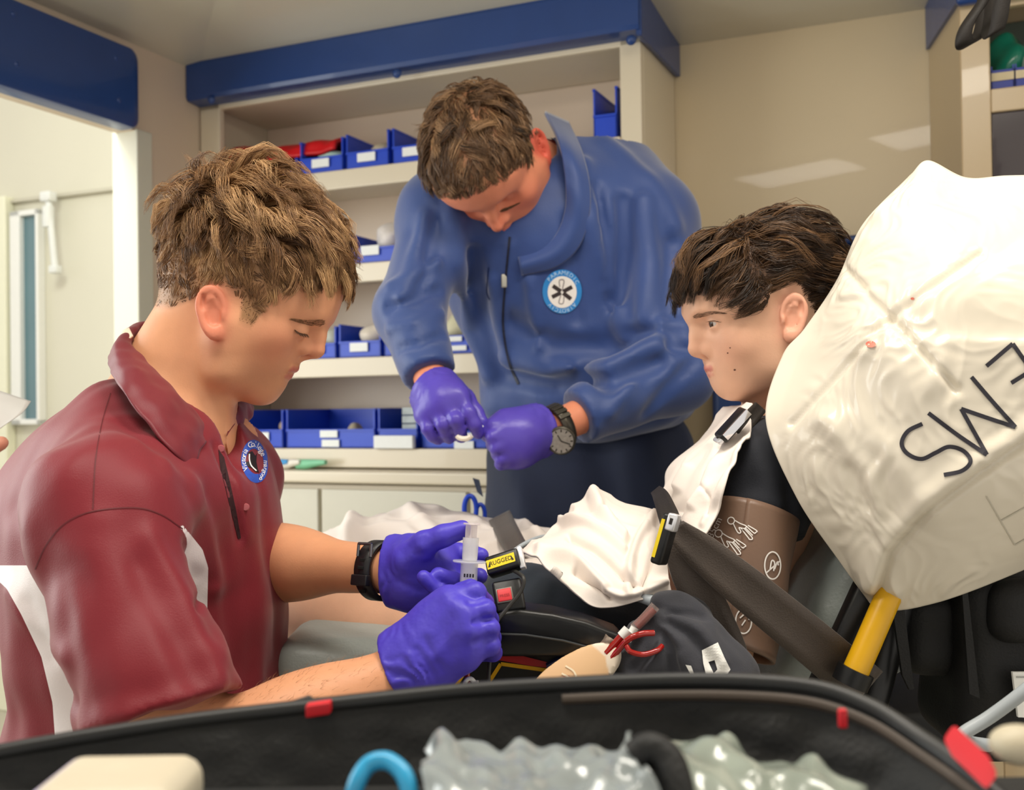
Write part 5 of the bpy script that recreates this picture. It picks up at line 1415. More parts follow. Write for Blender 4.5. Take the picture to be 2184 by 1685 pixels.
gz = nrm(A(-.93, -.22, -.25)); attr(ey, 'iris', (ev/np.linalg.norm(ev, axis=1, keepdims=True)) @ gz - .82)

# black t-shirt
def tee0(p):
    d = chain(p, [P(1655, 1000, 1.46), P(1610, 1130, 1.48), P(1380, 1400, 1.5)], [.085, .10, .12], .05)
    d = smin(d, cap(p, SL3+A(.01, .04, .0), SR3, .06, .06), .05)
    d = smin(d, cap(p, NB3+A(0, 0, -.03), SL3, .045, .055), .04)
    sv = chain(p, [SL3, SL3*.72+EL3*.28], [.060, .058])
    n = nrm(EL3-SL3); sv = smax(sv, (p-P(1600, 1108, 1.24)) @ n, .005)
    d = smin(d, sv, .025)
    return smax(d, -cap(p, O3, NB3, .05, .060), .008)
TEE = mat('black_cotton', '#1d2029', .78, var=.08, vs=30, bump=.12, bs=500, sheen=.05)
tf = with_folds(tee0, [([(1600, 960), (1640, 1010), (1650, 1070)], .012, .006), ([(1570, 1080), (1610, 1070), (1660, 1085)], .010, .006), ([(1680, 960), (1690, 1030), (1680, 1090)], .012, -.005), ([(1560, 1040), (1590, 1000), (1600, 940)], .012, .005)])
V, Fq = sdf_mesh(tf, *bounds([NB3, SL3, SR3, HI3, P(1800, 1000, 1.45)], .17), .0048)
tee = mesh('t_shirt', relax(V, Fq, 1, .4), Fq, TEE, pat); tee['label'] = 'black t-shirt'
# dark shorts
def shorts3(p): return chain(p, [HI3+A(0, -.02, 0), P(1120, 1335, 1.40)], [.118, .082])
sf = with_folds(shorts3, [([(1180, 1250), (1260, 1290), (1330, 1320)], .012, .006), ([(1230, 1240), (1290, 1300)], .010, -.005), ([(1160, 1280), (1200, 1320)], .01, .004)])
o = solid('shorts', sf, *bounds([HI3, P(1120, 1335, 1.40)], .14), .006, mat('navy_shorts', '#1c2734', .75, var=.1, bump=.15, sheen=.15), pat)
def shorts3b(p): return chain(p, [HI3+A(0, .16, 0), P(1050, 1270, 1.62)], [.115, .085])

# blood pressure cuff round the upper arm
ca, cb2 = P(1604, 1092, 1.235), P(1562, 1390, 1.185); cax = nrm(cb2-ca); Lc = np.linalg.norm(cb2-ca)
CUFF = mat('brown_cuff_nylon', '#7a6050', .42, var=.06, vs=15, bump=.08, bs=300)
cuff = empty('pressure_cuff', cb2); tag(cuff, 'brown blood pressure cuff printed with figures round the patient\'s arm', 'cuff')
G = []
cu = nrm(nrm(CAM-ca)-cax*(nrm(CAM-ca) @ cax)); cv = np.cross(cax, cu)
for i in range(61):
    a = 2*math.pi*i/61*1.04; r = .0495+.0015*(i/60)
    G.append([ca + cax*(Lc*t - .004*math.sin(a)) + (cu*math.cos(a)+cv*math.sin(a))*(r*(1.0-.10*t)+.0012*math.sin(a*3+t*9)) for t in np.linspace(0, 1, 26)])
cs = pos_under(sheet('sleeve', np.array(G), CUFF, .005), cuff)
bvc = bvh_of(cs); WI = mat('cuff_print_white', '#ece7e2', .5)
def fig(x, y, s, a=0):
    c, sn = math.cos(a), math.sin(a); T = lambda L: [(x+(px*c-py*sn)*s, y+(px*sn+py*c)*s) for px, py in L]
    return [T([(8*math.cos(t)-14, 8*math.sin(t)) for t in np.linspace(0, 6.3, 14)]), T([(-6, -2), (8, 4), (22, 8), (20, 14), (10, 14)]), T([(-8, 6), (-2, 16), (6, 26), (12, 24), (6, 14), (10, 14)]), T([(22, 8), (42, 22), (46, 20), (48, 16), (26, 6)]), T([(10, 14), (30, 34), (34, 38), (40, 34), (18, 14)]), T([(20, 12), (40, 28)])]
st_ = fig(1572, 1112, .92, .12) + fig(1546, 1140, .98, .16)
prn = ink('figure_print', st_, bvc, 2.2, WI, None, .0012, 3)
if prn: pos_under(prn, cuff)
prn = ink('figure_print', [[(1533, 1165), (1552, 1180), (1578, 1203)], [(1540, 1172), (1556, 1192), (1572, 1200)], [(1548, 1170), (1566, 1190)], [(1502, 1150), (1506, 1130), (1520, 1106)]], bvc, 5, WI, None, .0012, 3)
if prn: pos_under(prn, cuff)
ov = lambda cx, cy, rx, ry: [[(cx+rx*math.cos(t), cy+ry*math.sin(t)) for t in np.linspace(0, 6.3, 30)]]
prn = ink('symbol_print', ov(1648, 1206, 17, 29) + [[(1634, 1222), (1664, 1196)], [(1642, 1216), (1646, 1196), (1652, 1200), (1650, 1218)], [(1652, 1214), (1658, 1198), (1660, 1206)]], bvc, 3, WI, None, .0012, 3)
if prn: pos_under(prn, cuff)
prn = ink('symbol_print', ov(1586, 1325, 17, 26) + [[(1578, 1318), (1592, 1308), (1598, 1322)], [(1582, 1334), (1590, 1322)]], bvc, 3, WI, None, .0012, 3)
if prn: pos_under(prn, cuff)
mb = MB(); v, f = text_polys('7-35cm', 21)
th = math.radians(-64); e1 = A(math.cos(th), math.sin(th)); e2 = A(math.sin(th), -math.cos(th)); W = []
for q in v:
    s_ = A(1521, 1133)+e1*q[0]+e2*q[1]; h = cast(bvc, *s_); W.append(h[0]+nrm(CAM-h[0])*.0014 if h else A(0, 0, 0))
ok = [np.abs(w).sum() > 0 for w in W]
mb.add(W, [t for t in f if all(ok[i] for i in t)]); pos_under(mb.build('size_print', WI), cuff)
# ================================================================ stretcher, bedding, belts
def pp(L): return [P(*q) for q in L]
GREYV = mat('grey_vinyl', '#9aa29f', .42, var=.12, vs=25, bump=.25, bs=260)
BLKP = mat('black_plastic', '#101113', .38, var=.1, bump=.08, bs=150)
BLKF = mat('black_nylon', '#0e0f11', .65, var=.15, bump=.25, bs=420)
YEL = mat('yellow_paint', '#d9a50f', .35, var=.06)
strc = empty('stretcher', P(1100, 1600, 1.45)*A(1, 1, 0)); tag(strc, 'grey and black ambulance stretcher with raised backrest under the patient', 'stretcher')
def sp(o): return pos_under(o, strc)
# backrest cushion
b0, b1 = P(1500, 1560, 1.40), P(1905, 850, 1.46); bdir = nrm(b1-b0); bn = nrm(A(-bdir[2], 0, bdir[0])); bn = bn if bn[0] < 0 else -bn
Lb = np.linalg.norm(b1-b0); bR = np.stack([bdir, A(0, 1, 0), bn], 1); bc_ = (b0+b1)/2 + A(0, .07, 0) - bn*.03
def backrest(p): return rbox(p, bc_, (Lb/2, .30, .055), .045, bR)
bf = with_folds(backrest, [([(1700, 1200), (1740, 1260), (1760, 1330)], .012, .004), ([(1660, 1260), (1700, 1330), (1720, 1380)], .012, -.004), ([(1620, 1380), (1680, 1430)], .012, .004), ([(1760, 1190), (1800, 1250)], .01, .003)])
sp(solid('backrest_cushion', bf, *bounds([b0, b1], .42), .009, GREYV))
zm = P(720, 1352, 1.34)[2]
xa, xb = -.30, P(1480, 1400, 1.5)[0]
def seatc(p): return rbox(p, A((xa+xb)/2, 1.56, zm-.045), ((xb-xa)/2, .28, .045), .035)
mf = with_folds(seatc, [([(640, 1390), (700, 1420), (760, 1400)], .01, .004), ([(660, 1430), (740, 1440), (830, 1420)], .01, -.003), ([(790, 1380), (830, 1430)], .008, .003)])
sp(solid('seat_cushion', mf, A(xa-.05, 1.2, zm-.14), A(xb+.05, 1.9, zm+.06), .010, GREYV))
fr = MB()
for y in (1.33, 1.78):
    fr.tube([A(xa-.02, y, zm-.12), A(xb+.15, y, zm-.12)], .017, 12)
for x in (xa+.1, xb-.1, xb+.12):
    fr.tube([A(x, 1.33, zm-.12), A(x, 1.78, zm-.12)], .014, 10)
sp(fr.build('frame', BLKP, None, True))
for y in (1.36, 1.75):
    for x in (xa+.15, xb): 
        sp(MB().tube([A(x, y, zm-.12), A(x+.05, y, .1)], .016, 10).build('leg', BLKP, None, True))
        sp(MB().lathe(A(x+.05, y-.015, .06), A(0, 1, 0), [(.02, 0), (.06, .002), (.06, .028), (.02, .03)], 24).build('wheel', BLKF, None, True))
# backrest side bar, yellow release handle
sp(MB().box((P(1868, 1215, 1.17)+P(1752, 1470, 1.16))/2, (P(1868, 1215, 1.17)-P(1752, 1470, 1.16))/2, A(.021, 0, .010), A(0, .012, 0), .006).build('side_bar', BLKP, None, True))
sp(MB().tube(pp([(1905, 1250, 1.135), (1886, 1292, 1.13), (1850, 1375, 1.12), (1822, 1438, 1.115)]), .0135, 16).build('release_handle', YEL, None, True))
sp(MB().tube(pp([(1826, 1428, 1.115), (1812, 1460, 1.115)]), .019, 16).build('handle_socket', BLKP, None, True))
sp(MB().tube(pp([(1930, 1250, 1.2), (1880, 1400, 1.19), (1838, 1560, 1.18)]), .02, 14).build('strut', BLKP, None, True))
# side rail with padded armrest
def beveled(o, w_=.006):
    m = o.modifiers.new('round', 'BEVEL'); m.width = w_; m.segments = 3; m.limit_method = 'ANGLE'; m.angle_limit = math.radians(25)
    for f in o.data.polygons: f.use_smooth = True
    return o
sp(beveled(MB().prism(pp([(1050, 1322, 1.105), (1064, 1306, 1.105), (1110, 1301, 1.105), (1180, 1310, 1.105), (1250, 1326, 1.105), (1318, 1352, 1.105), (1334, 1366, 1.105), (1338, 1402, 1.105), (1056, 1402, 1.105)]), A(.0, .055, .0)).build('armrest', BLKP)))
sp(beveled(MB().prism(pp([(838, 1400, 1.165), (856, 1340, 1.165), (880, 1300, 1.165), (930, 1290, 1.165), (1000, 1300, 1.165), (1060, 1330, 1.165), (1062, 1402, 1.165)]), A(.0, .04, 0)).build('rail_end', BLKP), .01))
sp(MB().tube(pp([(1066, 1352, 1.103), (1120, 1354, 1.103), (1200, 1366, 1.103), (1300, 1392, 1.103)]), .0012, 6).build('rail_groove', mat('rail_edge', '#3a3d40', .3), None, True))
pn = MB().prism(pp([(860, 1370, 1.145), (1320, 1395, 1.13), (1330, 1600, 1.12), (840, 1600, 1.14)]), A(0, .02, 0)).build('side_panel', BLKP, None); sp(pn)
bvpn = bvh_of(pn)
o = ink('yellow_mark', [[(930, 1428), (963, 1478)], [(963, 1478), (998, 1422)], [(1040, 1460), (1068, 1416)], [(1068, 1416), (1210, 1436)], [(870, 1474), (918, 1482)], [(918, 1482), (900, 1455)]], bvpn, 8, YEL, None, .0015)
sp(o)
o = decal('red_mark', [[(1064, 1392), (1090, 1393), (1190, 1418), (1215, 1430), (1130, 1420), (1062, 1408)]], bvpn, mat('red_paint', '#a81d20', .4), None, .0022, 20); sp(o)

# ---------------------------------------------------------------- pillow in a white vinyl case
rows = [[(1942, 372, 1.235), (1980, 342, 1.225), (2060, 378, 1.20), (2150, 374, 1.18), (2290, 372, 1.17)],
        [(1840, 478, 1.235), (1930, 470, 1.17), (2040, 480, 1.13), (2150, 480, 1.11), (2310, 480, 1.11)],
        [(1784, 598, 1.235), (1880, 600, 1.15), (2000, 610, 1.09), (2130, 610, 1.07), (2320, 610, 1.07)],
        [(1716, 700, 1.235), (1832, 700, 1.145), (1970, 702, 1.08), (2118, 702, 1.057), (2325, 702, 1.057)],
        [(1668, 760, 1.235), (1800, 760, 1.145), (1950, 750, 1.075), (2110, 750, 1.05), (2330, 750, 1.05)],
        [(1633, 895, 1.20), (1780, 900, 1.13), (1950, 900, 1.07), (2110, 900, 1.05), (2340, 900, 1.05)],
        [(1698, 1060, 1.165), (1800, 1060, 1.12), (1950, 1060, 1.075), (2110, 1050, 1.055), (2340, 1040, 1.055)],
        [(1792, 1200, 1.155), (1850, 1200, 1.12), (1960, 1190, 1.095), (2110, 1170, 1.08), (2340, 1120, 1.08)],
        [(1862, 1296, 1.15), (1890, 1303, 1.14), (1960, 1295, 1.13), (2080, 1258, 1.12), (2340, 1150, 1.12)]]
nu, nv_ = 200, 160
g = patch([pp(r) for r in rows], nu, nv_)
n = grid_normals(g); n = np.where((n*(CAM-g)).sum(-1, keepdims=True) < 0, -n, n)
uu, vv = np.meshgrid(np.linspace(0, 1, nu), np.linspace(0, 1, nv_), indexing='ij')
edge = np.minimum(1, np.minimum(np.minimum(uu, 1-uu), np.minimum(vv, 1.2-vv))/.06)
fp = g.reshape(-1, 3); pxg = proj(fp)
def crease(pts, wpx): 
    d = np.full(len(pxg), 1e9); pts = np.array(pts, float)
    for i in range(len(pts)-1):
        a, b = pts[i], pts[i+1]; dd = b-a; t = np.clip(((pxg-a) @ dd)/(dd @ dd), 0, 1); d = np.minimum(d, np.linalg.norm(pxg-a-t[:, None]*dd, axis=1))
    return np.exp(-(d/wpx)**2)
wq = fp + .025*np.stack([sines(fp, .11, 64), sines(fp, .11, 65), sines(fp, .11, 66)], 1)
msk = np.clip(.5+.7*sines(fp, .25, 67), 0, 1)
nz = .0022*msk*(.6-np.abs(sines(wq, .09, 61, 3)))**2*2 + .0011*msk*(1-np.abs(sines(wq, .03, 62, 4))) + .0045*sines(fp, .2, 63)
nz += -.006*crease([(1780, 545), (1905, 685), (2040, 830)], 9) - .005*crease([(1690, 905), (1905, 685), (2090, 540)], 9) + .004*crease([(1800, 900), (1900, 960), (1990, 1090)], 30) + .006*crease([(1840, 700), (1960, 830)], 60)
nz += .005*crease([(1760, 900), (1850, 1000), (1880, 1120)], 22) - .004*crease([(1810, 1000), (1850, 1080)], 14)
nz += -.008*crease([(1868, 1290), (1900, 1180), (1985, 1085), (2085, 1012), (2200, 935)], 9) + .007*crease([(1862, 1240), (1885, 1165), (1970, 1065), (2070, 992), (2190, 915)], 22) + .005*crease([(1800, 470), (1760, 620)], 18)
g = g + n*(nz.reshape(nu, nv_)*edge)[..., None]
wth = np.clip(np.sin(np.pi*uu), 0, 1)**.5*np.clip(np.sin(np.pi*np.clip(vv*.9, 0, 1)), 0, 1)**.5
bk_g = g + (A(.35, 1, -.1)*.12)[None, None]*wth[..., None]
idx = np.arange(nu*nv_).reshape(nu, nv_); bidx = idx + nu*nv_
bidx[0] = idx[0]; bidx[-1] = idx[-1]; bidx[:, 0] = idx[:, 0]
Fg = grid_faces(nu, nv_); Fb = bidx.ravel()[Fg][:, ::-1]
Vp = np.concatenate([g.reshape(-1, 3), bk_g.reshape(-1, 3)])
PIL = mat('white_vinyl_case', '#ded6c6', .27, var=.05, vs=12, bump=.10, bs=45, coat=.2)
pil = mesh('pillow', Vp, np.concatenate([Fg, Fb]), PIL); tag(pil, 'large white vinyl covered pillow with EMS handwritten on it', 'pillow')
bm = bmesh.new(); bm.from_mesh(pil.data); bmesh.ops.delete(bm, geom=[v for v in bm.verts if not v.link_faces], context='VERTS'); bmesh.ops.recalc_face_normals(bm, faces=bm.faces); bm.to_mesh(pil.data); bm.free()
bvl = bvh_of(pil); MARK = mat('marker_ink', '#26242e', .5)
ink('handwriting', [[(1967, 904), (1936, 920), (1923, 946), (1936, 968), (1965, 979), (1995, 966), (2024, 953), (2055, 962), (2070, 984), (2052, 1004), (2013, 1013)],
                    [(1980, 881), (2040, 926), (2105, 970)], [(2105, 970), (2078, 922), (2050, 872)], [(2050, 872), (2108, 892), (2166, 911)], [(2166, 911), (2120, 860), (2072, 804)],
                    [(2104, 781), (2132, 757), (2160, 733)], [(2160, 733), (2200, 790), (2245, 852)], [(2157, 817), (2200, 790)], [(2245, 852), (2206, 886)]], bvl, 9, MARK, pil, .0012, 4)
ink('faint_print', [[(2104, 1058), (2165, 1163)], [(2134, 1112), (2200, 1075)], [(2165, 1163), (2205, 1140)]], bvl, 3, mat('faint_grey', '#c3bdae', .5), pil, .001)
decal('stain', [ell_poly(11, 7, 16, (1857, 734))], bvl, mat('red_stain', '#e07a66', .5), pil, .003, 5)
decal('stain', [ell_poly(4, 3, 10, (1946, 637))], bvl, _mats['red_stain'], pil, .001, 5)

# ---------------------------------------------------------------- white sheet
SHEET = mat('white_cotton', '#ece2da', .72, var=.03, vs=20, bump=.06, bs=400, sheen=.1)
def cloth(name, rows, nu, nv, amp, sc, seed, thick=.0022, fl=(), ridged=.7, m=None):
    g = patch([pp(r) for r in rows], nu, nv); n = grid_normals(g); n = np.where((n*(CAM-g)).sum(-1, keepdims=True) < 0, -n, n)
    fp = g.reshape(-1, 3); wp = fp + .03*np.stack([sines(fp, .12, seed+1), sines(fp, .12, seed+2), sines(fp, .12, seed+3)], 1)
    h = amp*(ridged*(.5-np.abs(sines(wp, sc, seed, 2))) + (1-ridged)*sines(fp, sc*1.7, seed+5)) + amp*.12*(.7-np.abs(sines(wp, sc*.5, seed+7, 3)))
    px_ = proj(fp)
    for pts, wpx, ht in fl:
        d = np.full(len(px_), 1e9); pts = np.array(pts, float)
        c = catmull(pts, 20) if len(pts) > 2 else pts
        for i in range(len(c)-1):
            a, b = c[i], c[i+1]; dd = b-a; t = np.clip(((px_-a) @ dd)/(dd @ dd), 0, 1); d = np.minimum(d, np.linalg.norm(px_-a-t[:, None]*dd, axis=1))
        h = h + ht*np.exp(-(d/wpx)**2)
    g = g + n*h.reshape(nu, nv)[..., None]
    return sheet(name, g, m or SHEET, thick)
c1 = cloth('bed_sheet', [[(1540, 872, 1.42), (1570, 864, 1.37), (1602, 858, 1.32)], [(1502, 932, 1.42), (1550, 924, 1.285), (1598, 924, 1.225)], [(1436, 984, 1.42), (1500, 985, 1.265), (1574, 985, 1.19)],
    [(1416, 1030, 1.41), (1480, 1038, 1.235), (1553, 1040, 1.17)], [(1410, 1075, 1.38), (1462, 1090, 1.215), (1531, 1096, 1.17)], [(1418, 1130, 1.33), (1458, 1150, 1.18), (1497, 1156, 1.155)]], 90, 70, .004, .12, 71,
    fl=[([(1560, 930), (1520, 1000), (1480, 1080)], 8, .006), ([(1590, 940), (1550, 1030), (1500, 1120)], 7, .005), ([(1530, 960), (1490, 1030), (1450, 1090)], 7, -.006), ([(1500, 1040), (1515, 1065), (1510, 1100)], 4, -.004), ([(1470, 1000), (1450, 1040)], 8, .008)])
tag(c1, 'white sheet over the patient\'s chest above the belt buckle', 'sheet')
c2 = cloth('bed_sheet', [[(1110, 1176, 1.2), (1180, 1122, 1.32), (1264, 1050, 1.36), (1335, 1074, 1.38), (1408, 1098, 1.36)], [(1128, 1183, 1.165), (1200, 1150, 1.23), (1270, 1112, 1.25), (1340, 1120, 1.26), (1413, 1140, 1.245)],
    [(1150, 1192, 1.15), (1215, 1190, 1.185), (1290, 1175, 1.19), (1350, 1180, 1.19), (1420, 1185, 1.18)], [(1170, 1206, 1.14), (1235, 1238, 1.155), (1300, 1238, 1.15), (1370, 1232, 1.15), (1428, 1226, 1.155)],
    [(1186, 1218, 1.138), (1250, 1286, 1.145), (1305, 1296, 1.14), (1380, 1277, 1.14), (1432, 1262, 1.15)]], 120, 130, .008, .13, 81,
    fl=[([(1265, 1060), (1285, 1110), (1330, 1150)], 9, .014), ([(1200, 1110), (1260, 1120), (1330, 1170)], 8, .010), ([(1150, 1180), (1230, 1200), (1290, 1250)], 8, .010), ([(1215, 1150), (1290, 1190), (1350, 1250)], 8, -.010), ([(1390, 1110), (1350, 1180), (1340, 1260)], 8, .010), ([(1410, 1150), (1380, 1210), (1370, 1270)], 6, -.008), ([(1290, 1260), (1340, 1270), (1420, 1240)], 6, .008), ([(1230, 1215), (1300, 1275)], 6, -.008)])
tag(c2, 'crumpled white sheet heaped on the patient\'s lap', 'sheet')
c3 = cloth('bed_sheet', [[(560, 1125, 1.9), (660, 1150, 1.88), (765, 1116, 1.86), (870, 1088, 1.84), (1000, 1092, 1.8), (1120, 1112, 1.76), (1240, 1140, 1.7)], [(560, 1150, 1.8), (660, 1165, 1.76), (765, 1140, 1.74), (870, 1125, 1.72), (1000, 1130, 1.68), (1120, 1145, 1.64), (1240, 1165, 1.6)],
    [(560, 1210, 1.66), (660, 1210, 1.64), (765, 1190, 1.62), (870, 1190, 1.6), (1000, 1190, 1.56), (1120, 1190, 1.52), (1240, 1200, 1.48)], [(560, 1320, 1.58), (660, 1300, 1.56), (765, 1265, 1.54), (870, 1262, 1.5), (1000, 1262, 1.46), (1120, 1250, 1.42), (1240, 1240, 1.4)]], 70, 120, .012, .2, 91,
    fl=[([(760, 1120), (740, 1180)], 14, .02), ([(880, 1100), (960, 1170)], 14, .012), ([(1120, 1120), (1180, 1180)], 12, .012)])
tag(c3, 'white sheet over the patient\'s far leg behind the gloved hands', 'sheet')

# ---------------------------------------------------------------- belts and buckles
BELT = mat('brown_black_webbing', '#40362f', .55, var=.35, vs=22, bump=.25, bs=600, sheen=.2)
def ribbon(name, pts, wpx, m, thick=.0022, n=50, tw=None):
    c = np.array([P(*q) for q in pts]); c2_ = catmull(c, n); px_ = catmull(np.array([q[:2] for q in pts], float), n); W = np.interp(np.linspace(0, 1, n), np.linspace(0, 1, len(wpx)), wpx)
    G = []
    for i in range(n):
        t = nrm(px_[min(i+1, n-1)]-px_[max(i-1, 0)]); nn = A(-t[1], t[0]); Y = c2_[i][1]; dY = (tw or 0)
        G.append([P(*(px_[i]+nn*W[i]*k), Y + dY*k*2 + .004*math.cos(k*3.1)) for k in (-.5, -.25, 0, .25, .5)])
    return sheet(name, np.array(G), m, thick)
bA = ribbon('seat_belt', [(1440, 1130, 1.125), (1500, 1180, 1.12), (1600, 1262, 1.115), (1720, 1360, 1.122), (1850, 1470, 1.145)], [50, 78, 92, 98, 100], BELT); tag(bA, 'wide brown black stretcher belt running down to the yellow handle', 'belt')
bB = ribbon('seat_belt', [(1440, 1140, 1.135), (1470, 1215, 1.13), (1515, 1310, 1.13), (1560, 1400, 1.13), (1585, 1500, 1.13)], [60, 82, 88, 72, 60], BELT); tag(bB, 'brown black stretcher belt hanging straight down from the chest buckle', 'belt')
bC = ribbon('seat_belt', [(1436, 1130, 1.15), (1424, 1095, 1.17), (1410, 1060, 1.25), (1398, 1045, 1.35)], [44, 44, 36, 24], STRAP); tag(bC, 'black belt crossing the chest sheet above the buckle', 'belt')
bD = ribbon('seat_belt', [(1065, 1100, 1.74), (1085, 1140, 1.6), (1110, 1185, 1.5)], [50, 50, 48], BELT); tag(bD, 'dark belt across the white leg sheet', 'belt')
bE = ribbon('seat_belt', [(1622, 868, 1.285), (1600, 893, 1.262), (1575, 925, 1.245)], [30, 34, 34], STRAP); tag(bE, 'black shoulder belt at the patient\'s collar', 'belt')
SIL = mat('belt_silver', '#dcdde2', .25, .5, var=.03); YLAB = mat('yellow_label', '#f2d51c', .45, var=.03)
def buckle(name, c, e1, e2, l, w_, t, label, cat='buckle'):
    c, e1 = np.asarray(c), nrm(e1); v = nrm(CAM-c); e2 = nrm(e2-e1*(e2 @ e1)) if e2 is not None else nrm(np.cross(v, e1)); e3 = np.cross(e1, e2); e3 = e3 if e3 @ v > 0 else -e3
    o = empty(name, c-e3*t); tag(o, label, cat)
    pos_under(MB().box(c, e1*l, e2*w_, e3*t, .003).build('housing', BLKP, None, True), o)
    return o, c, e1, e2, e3
# chest buckle
o, c, e1, e2, e3 = buckle('belt_buckle', P(1419, 1150, 1.1), P(1432, 1100, 1.1)-P(1404, 1200, 1.1), A(1, -.5, 0), .0265, .0062, .012, 'black chest belt buckle seen edge on with a silver tongue')
pos_under(MB().box(c+e1*.019+e2*.005+e3*.006, e1*.009, e2*.0052, e3*.0075, .002).build('tongue', SIL, None, True), o)
pos_under(MB().box(c+e1*.020+e2*.005+e3*.0137, e1*.0032, e2*.0016, e3*.0004).build('tongue_slot', STRAP, None), o)
pos_under(MB().box(c+e3*.0122-e2*.0035, e1*.020, e2*.0018, e3*.0004).build('label', YLAB, None), o)
# shoulder buckle
o, c, e1, e2, e3 = buckle('belt_buckle', P(1563, 906, 1.235), P(1590, 880, 1.235)-P(1535, 940, 1.235), A(.6, -1, .3), .0225, .011, .006, 'shiny black shoulder belt buckle at the patient\'s collar')
pos_under(MB().box(c-e1*.019, e1*.009, e2*.0095, e3*.003, .002).build('tongue', SIL, None, True), o)
pos_under(MB().box(c-e1*.021+e3*.0031, e1*.0028, e2*.0028, e3*.0004).build('tongue_slot', STRAP, None), o)
pos_under(MB().box(c+e1*.002+e2*.0112+e3*.001, e1*.02, e2*.0006, e3*.0045).build('edge_trim', mat('chrome', '#d8d8dc', .08, 1.0), None), o)
# lap buckle with the yellow label
c0 = P(1075, 1202, 1.135); ee1 = P(1105, 1190, 1.13)-P(1045, 1209, 1.135); ee2 = P(1072, 1190, 1.137)-P(1075, 1207, 1.132)
o, c, e1, e2, e3 = buckle('belt_buckle', c0, ee1, ee2, .0185, .0105, .008, 'black lap belt buckle with a yellow lettered label')
pos_under(MB().box(c+e1*.0195, e1*.0028, e2*.0125, e3*.004, .001).build('tongue', SIL, None, True), o)
pos_under(MB().box(c+e3*.0082-e1*.001, e1*.0155, e2*.0052, e3*.0003).build('label', YLAB, None), o)
v, f = text_polys('RUGGED', .0068); mb = MB(); mb.add([c+e3*.0088+e1*(q[0]*.92-.001)+e2*q[1] for q in v], f); pos_under(mb.build('lettering', mat('label_black', '#1b1a10', .5)), o)
mb = MB()
for s_ in (-1, 1): mb.add([c+e3*.0088+e1*(-.001+s_*.0145)+e2*-.003, c+e3*.0088+e1*(-.001+s_*.0118)+e2*-.003, c+e3*.0088+e1*(-.001+s_*.0118)+e2*.003], [(0, 1, 2)])
pos_under(mb.build('arrow_mark', _mats['label_black']), o)
# receiver with the red button
c0 = P(1086, 1275, 1.125)
o, c, e1, e2, e3 = buckle('buckle_receiver', c0, P(1080, 1240, 1.14)-P(1092, 1312, 1.12), A(1, 0, .15), .0175, .0155, .009, 'black buckle receiver with a red press button', 'buckle')
pos_under(MB().box(c+e3*.0091-e2*.004, e1*.0085, e2*.009, e3*.0012, .0015).build('button_frame', mat('grey_metal', '#6c6862', .4, .4), None, True), o)
pos_under(MB().box(c+e3*.0095-e2*.004, e1*.007, e2*.0074, e3*.0014, .0012).build('press_button', mat('red_button', '#d8333a', .45), None, True), o)
v, f = text_polys('PRESS', .0042); mb = MB(); mb.add([c+e3*.0113+e2*(q[0]-.004)+e1*(q[1]-.001) for q in v], f); pos_under(mb.build('lettering', mat('dark_red', '#9c1a22', .5)), o)
# cables and hose
CABB = mat('black_cable', '#2c2b28', .45, var=.05); HOSE = mat('grey_hose', '#aab2b8', .4, var=.03)
def cable(name, pts, r, m, label, cat, n=40): 
    o = MB().tube(catmull(pp(pts), n), r, 10).build(name, m, None, True); tag(o, label, cat); return o
cable('cable', [(1092, 1215, 1.13), (1116, 1232, 1.11), (1110, 1262, 1.105), (1080, 1300, 1.1), (1058, 1330, 1.095), (1048, 1380, 1.09), (1043, 1430, 1.085), (1040, 1490, 1.08)], .0022, CABB, 'thin black cable looping past the red press button', 'cable')
cable('hose', [(1360, 1270, 1.16), (1385, 1279, 1.14), (1410, 1290, 1.135), (1440, 1310, 1.135)], .0065, HOSE, 'grey cuff hose emerging under the lap sheet', 'hose')
cable('oxygen_tubing', [(1090, 1180, 1.3), (1120, 1160, 1.32), (1160, 1145, 1.36), (1220, 1140, 1.4)], .003, HOSE, 'pale tubing arching over the leg sheet', 'tubing')
cable('monitor_cable', [(2260, 1410, .98), (2184, 1475, .99), (2110, 1530, 1.0), (2058, 1562, 1.0), (2052, 1576, 1.0), (2070, 1584, 1.01), (2110, 1590, 1.02)], .0062, HOSE, 'thick grey cable bending at the lower right', 'cable')
cable('monitor_cable', [(1900, 1432, 1.3), (1935, 1420, 1.3), (1990, 1440, 1.3), (2040, 1480, 1.3), (2075, 1545, 1.3), (2090, 1600, 1.3)], .005, HOSE, 'thin grey cable drooping behind the hanging black pouch', 'cable')

# hanging black pouches behind the backrest
pc = empty('equipment_pouch', P(2120, 1620, 1.2)); tag(pc, 'black nylon equipment pouch hanging behind the backrest', 'pouch')
def pouch(name, x0, y0, x1, y1, Y, dep, r, h=.006):
    a, b = P(x0, y1, Y), P(x1, y0, Y); c = (a+b)/2+A(0, dep/2, 0); hh_ = A(abs(b[0]-a[0])/2, dep/2, abs(b[2]-a[2])/2)
    f = lambda p: rbox(p, c, hh_, r) + .002*sines(p, .09, 5)
    return pos_under(solid(name, f, c-hh_-.02, c+hh_+.02, h, BLKF), pc)
pouch('main_body', 2062, 1215, 2330, 1640, 1.14, .16, .03)
pouch('side_pocket', 1930, 1255, 2078, 1452, 1.17, .1, .03)
pouch('front_pocket', 2128, 1240, 2330, 1385, 1.115, .05, .024)
pouch('upper_panel', 1890, 1150, 2330, 1330, 1.22, .1, .02, .009)
pos_under(MB().prism(pp([(1903, 1290, 1.15), (1928, 1290, 1.15), (1946, 1440, 1.15), (1950, 1470, 1.15), (1940, 1472, 1.15), (1925, 1440, 1.15)]), A(0, .006, 0)).build('strap_end', BLKF), pc)
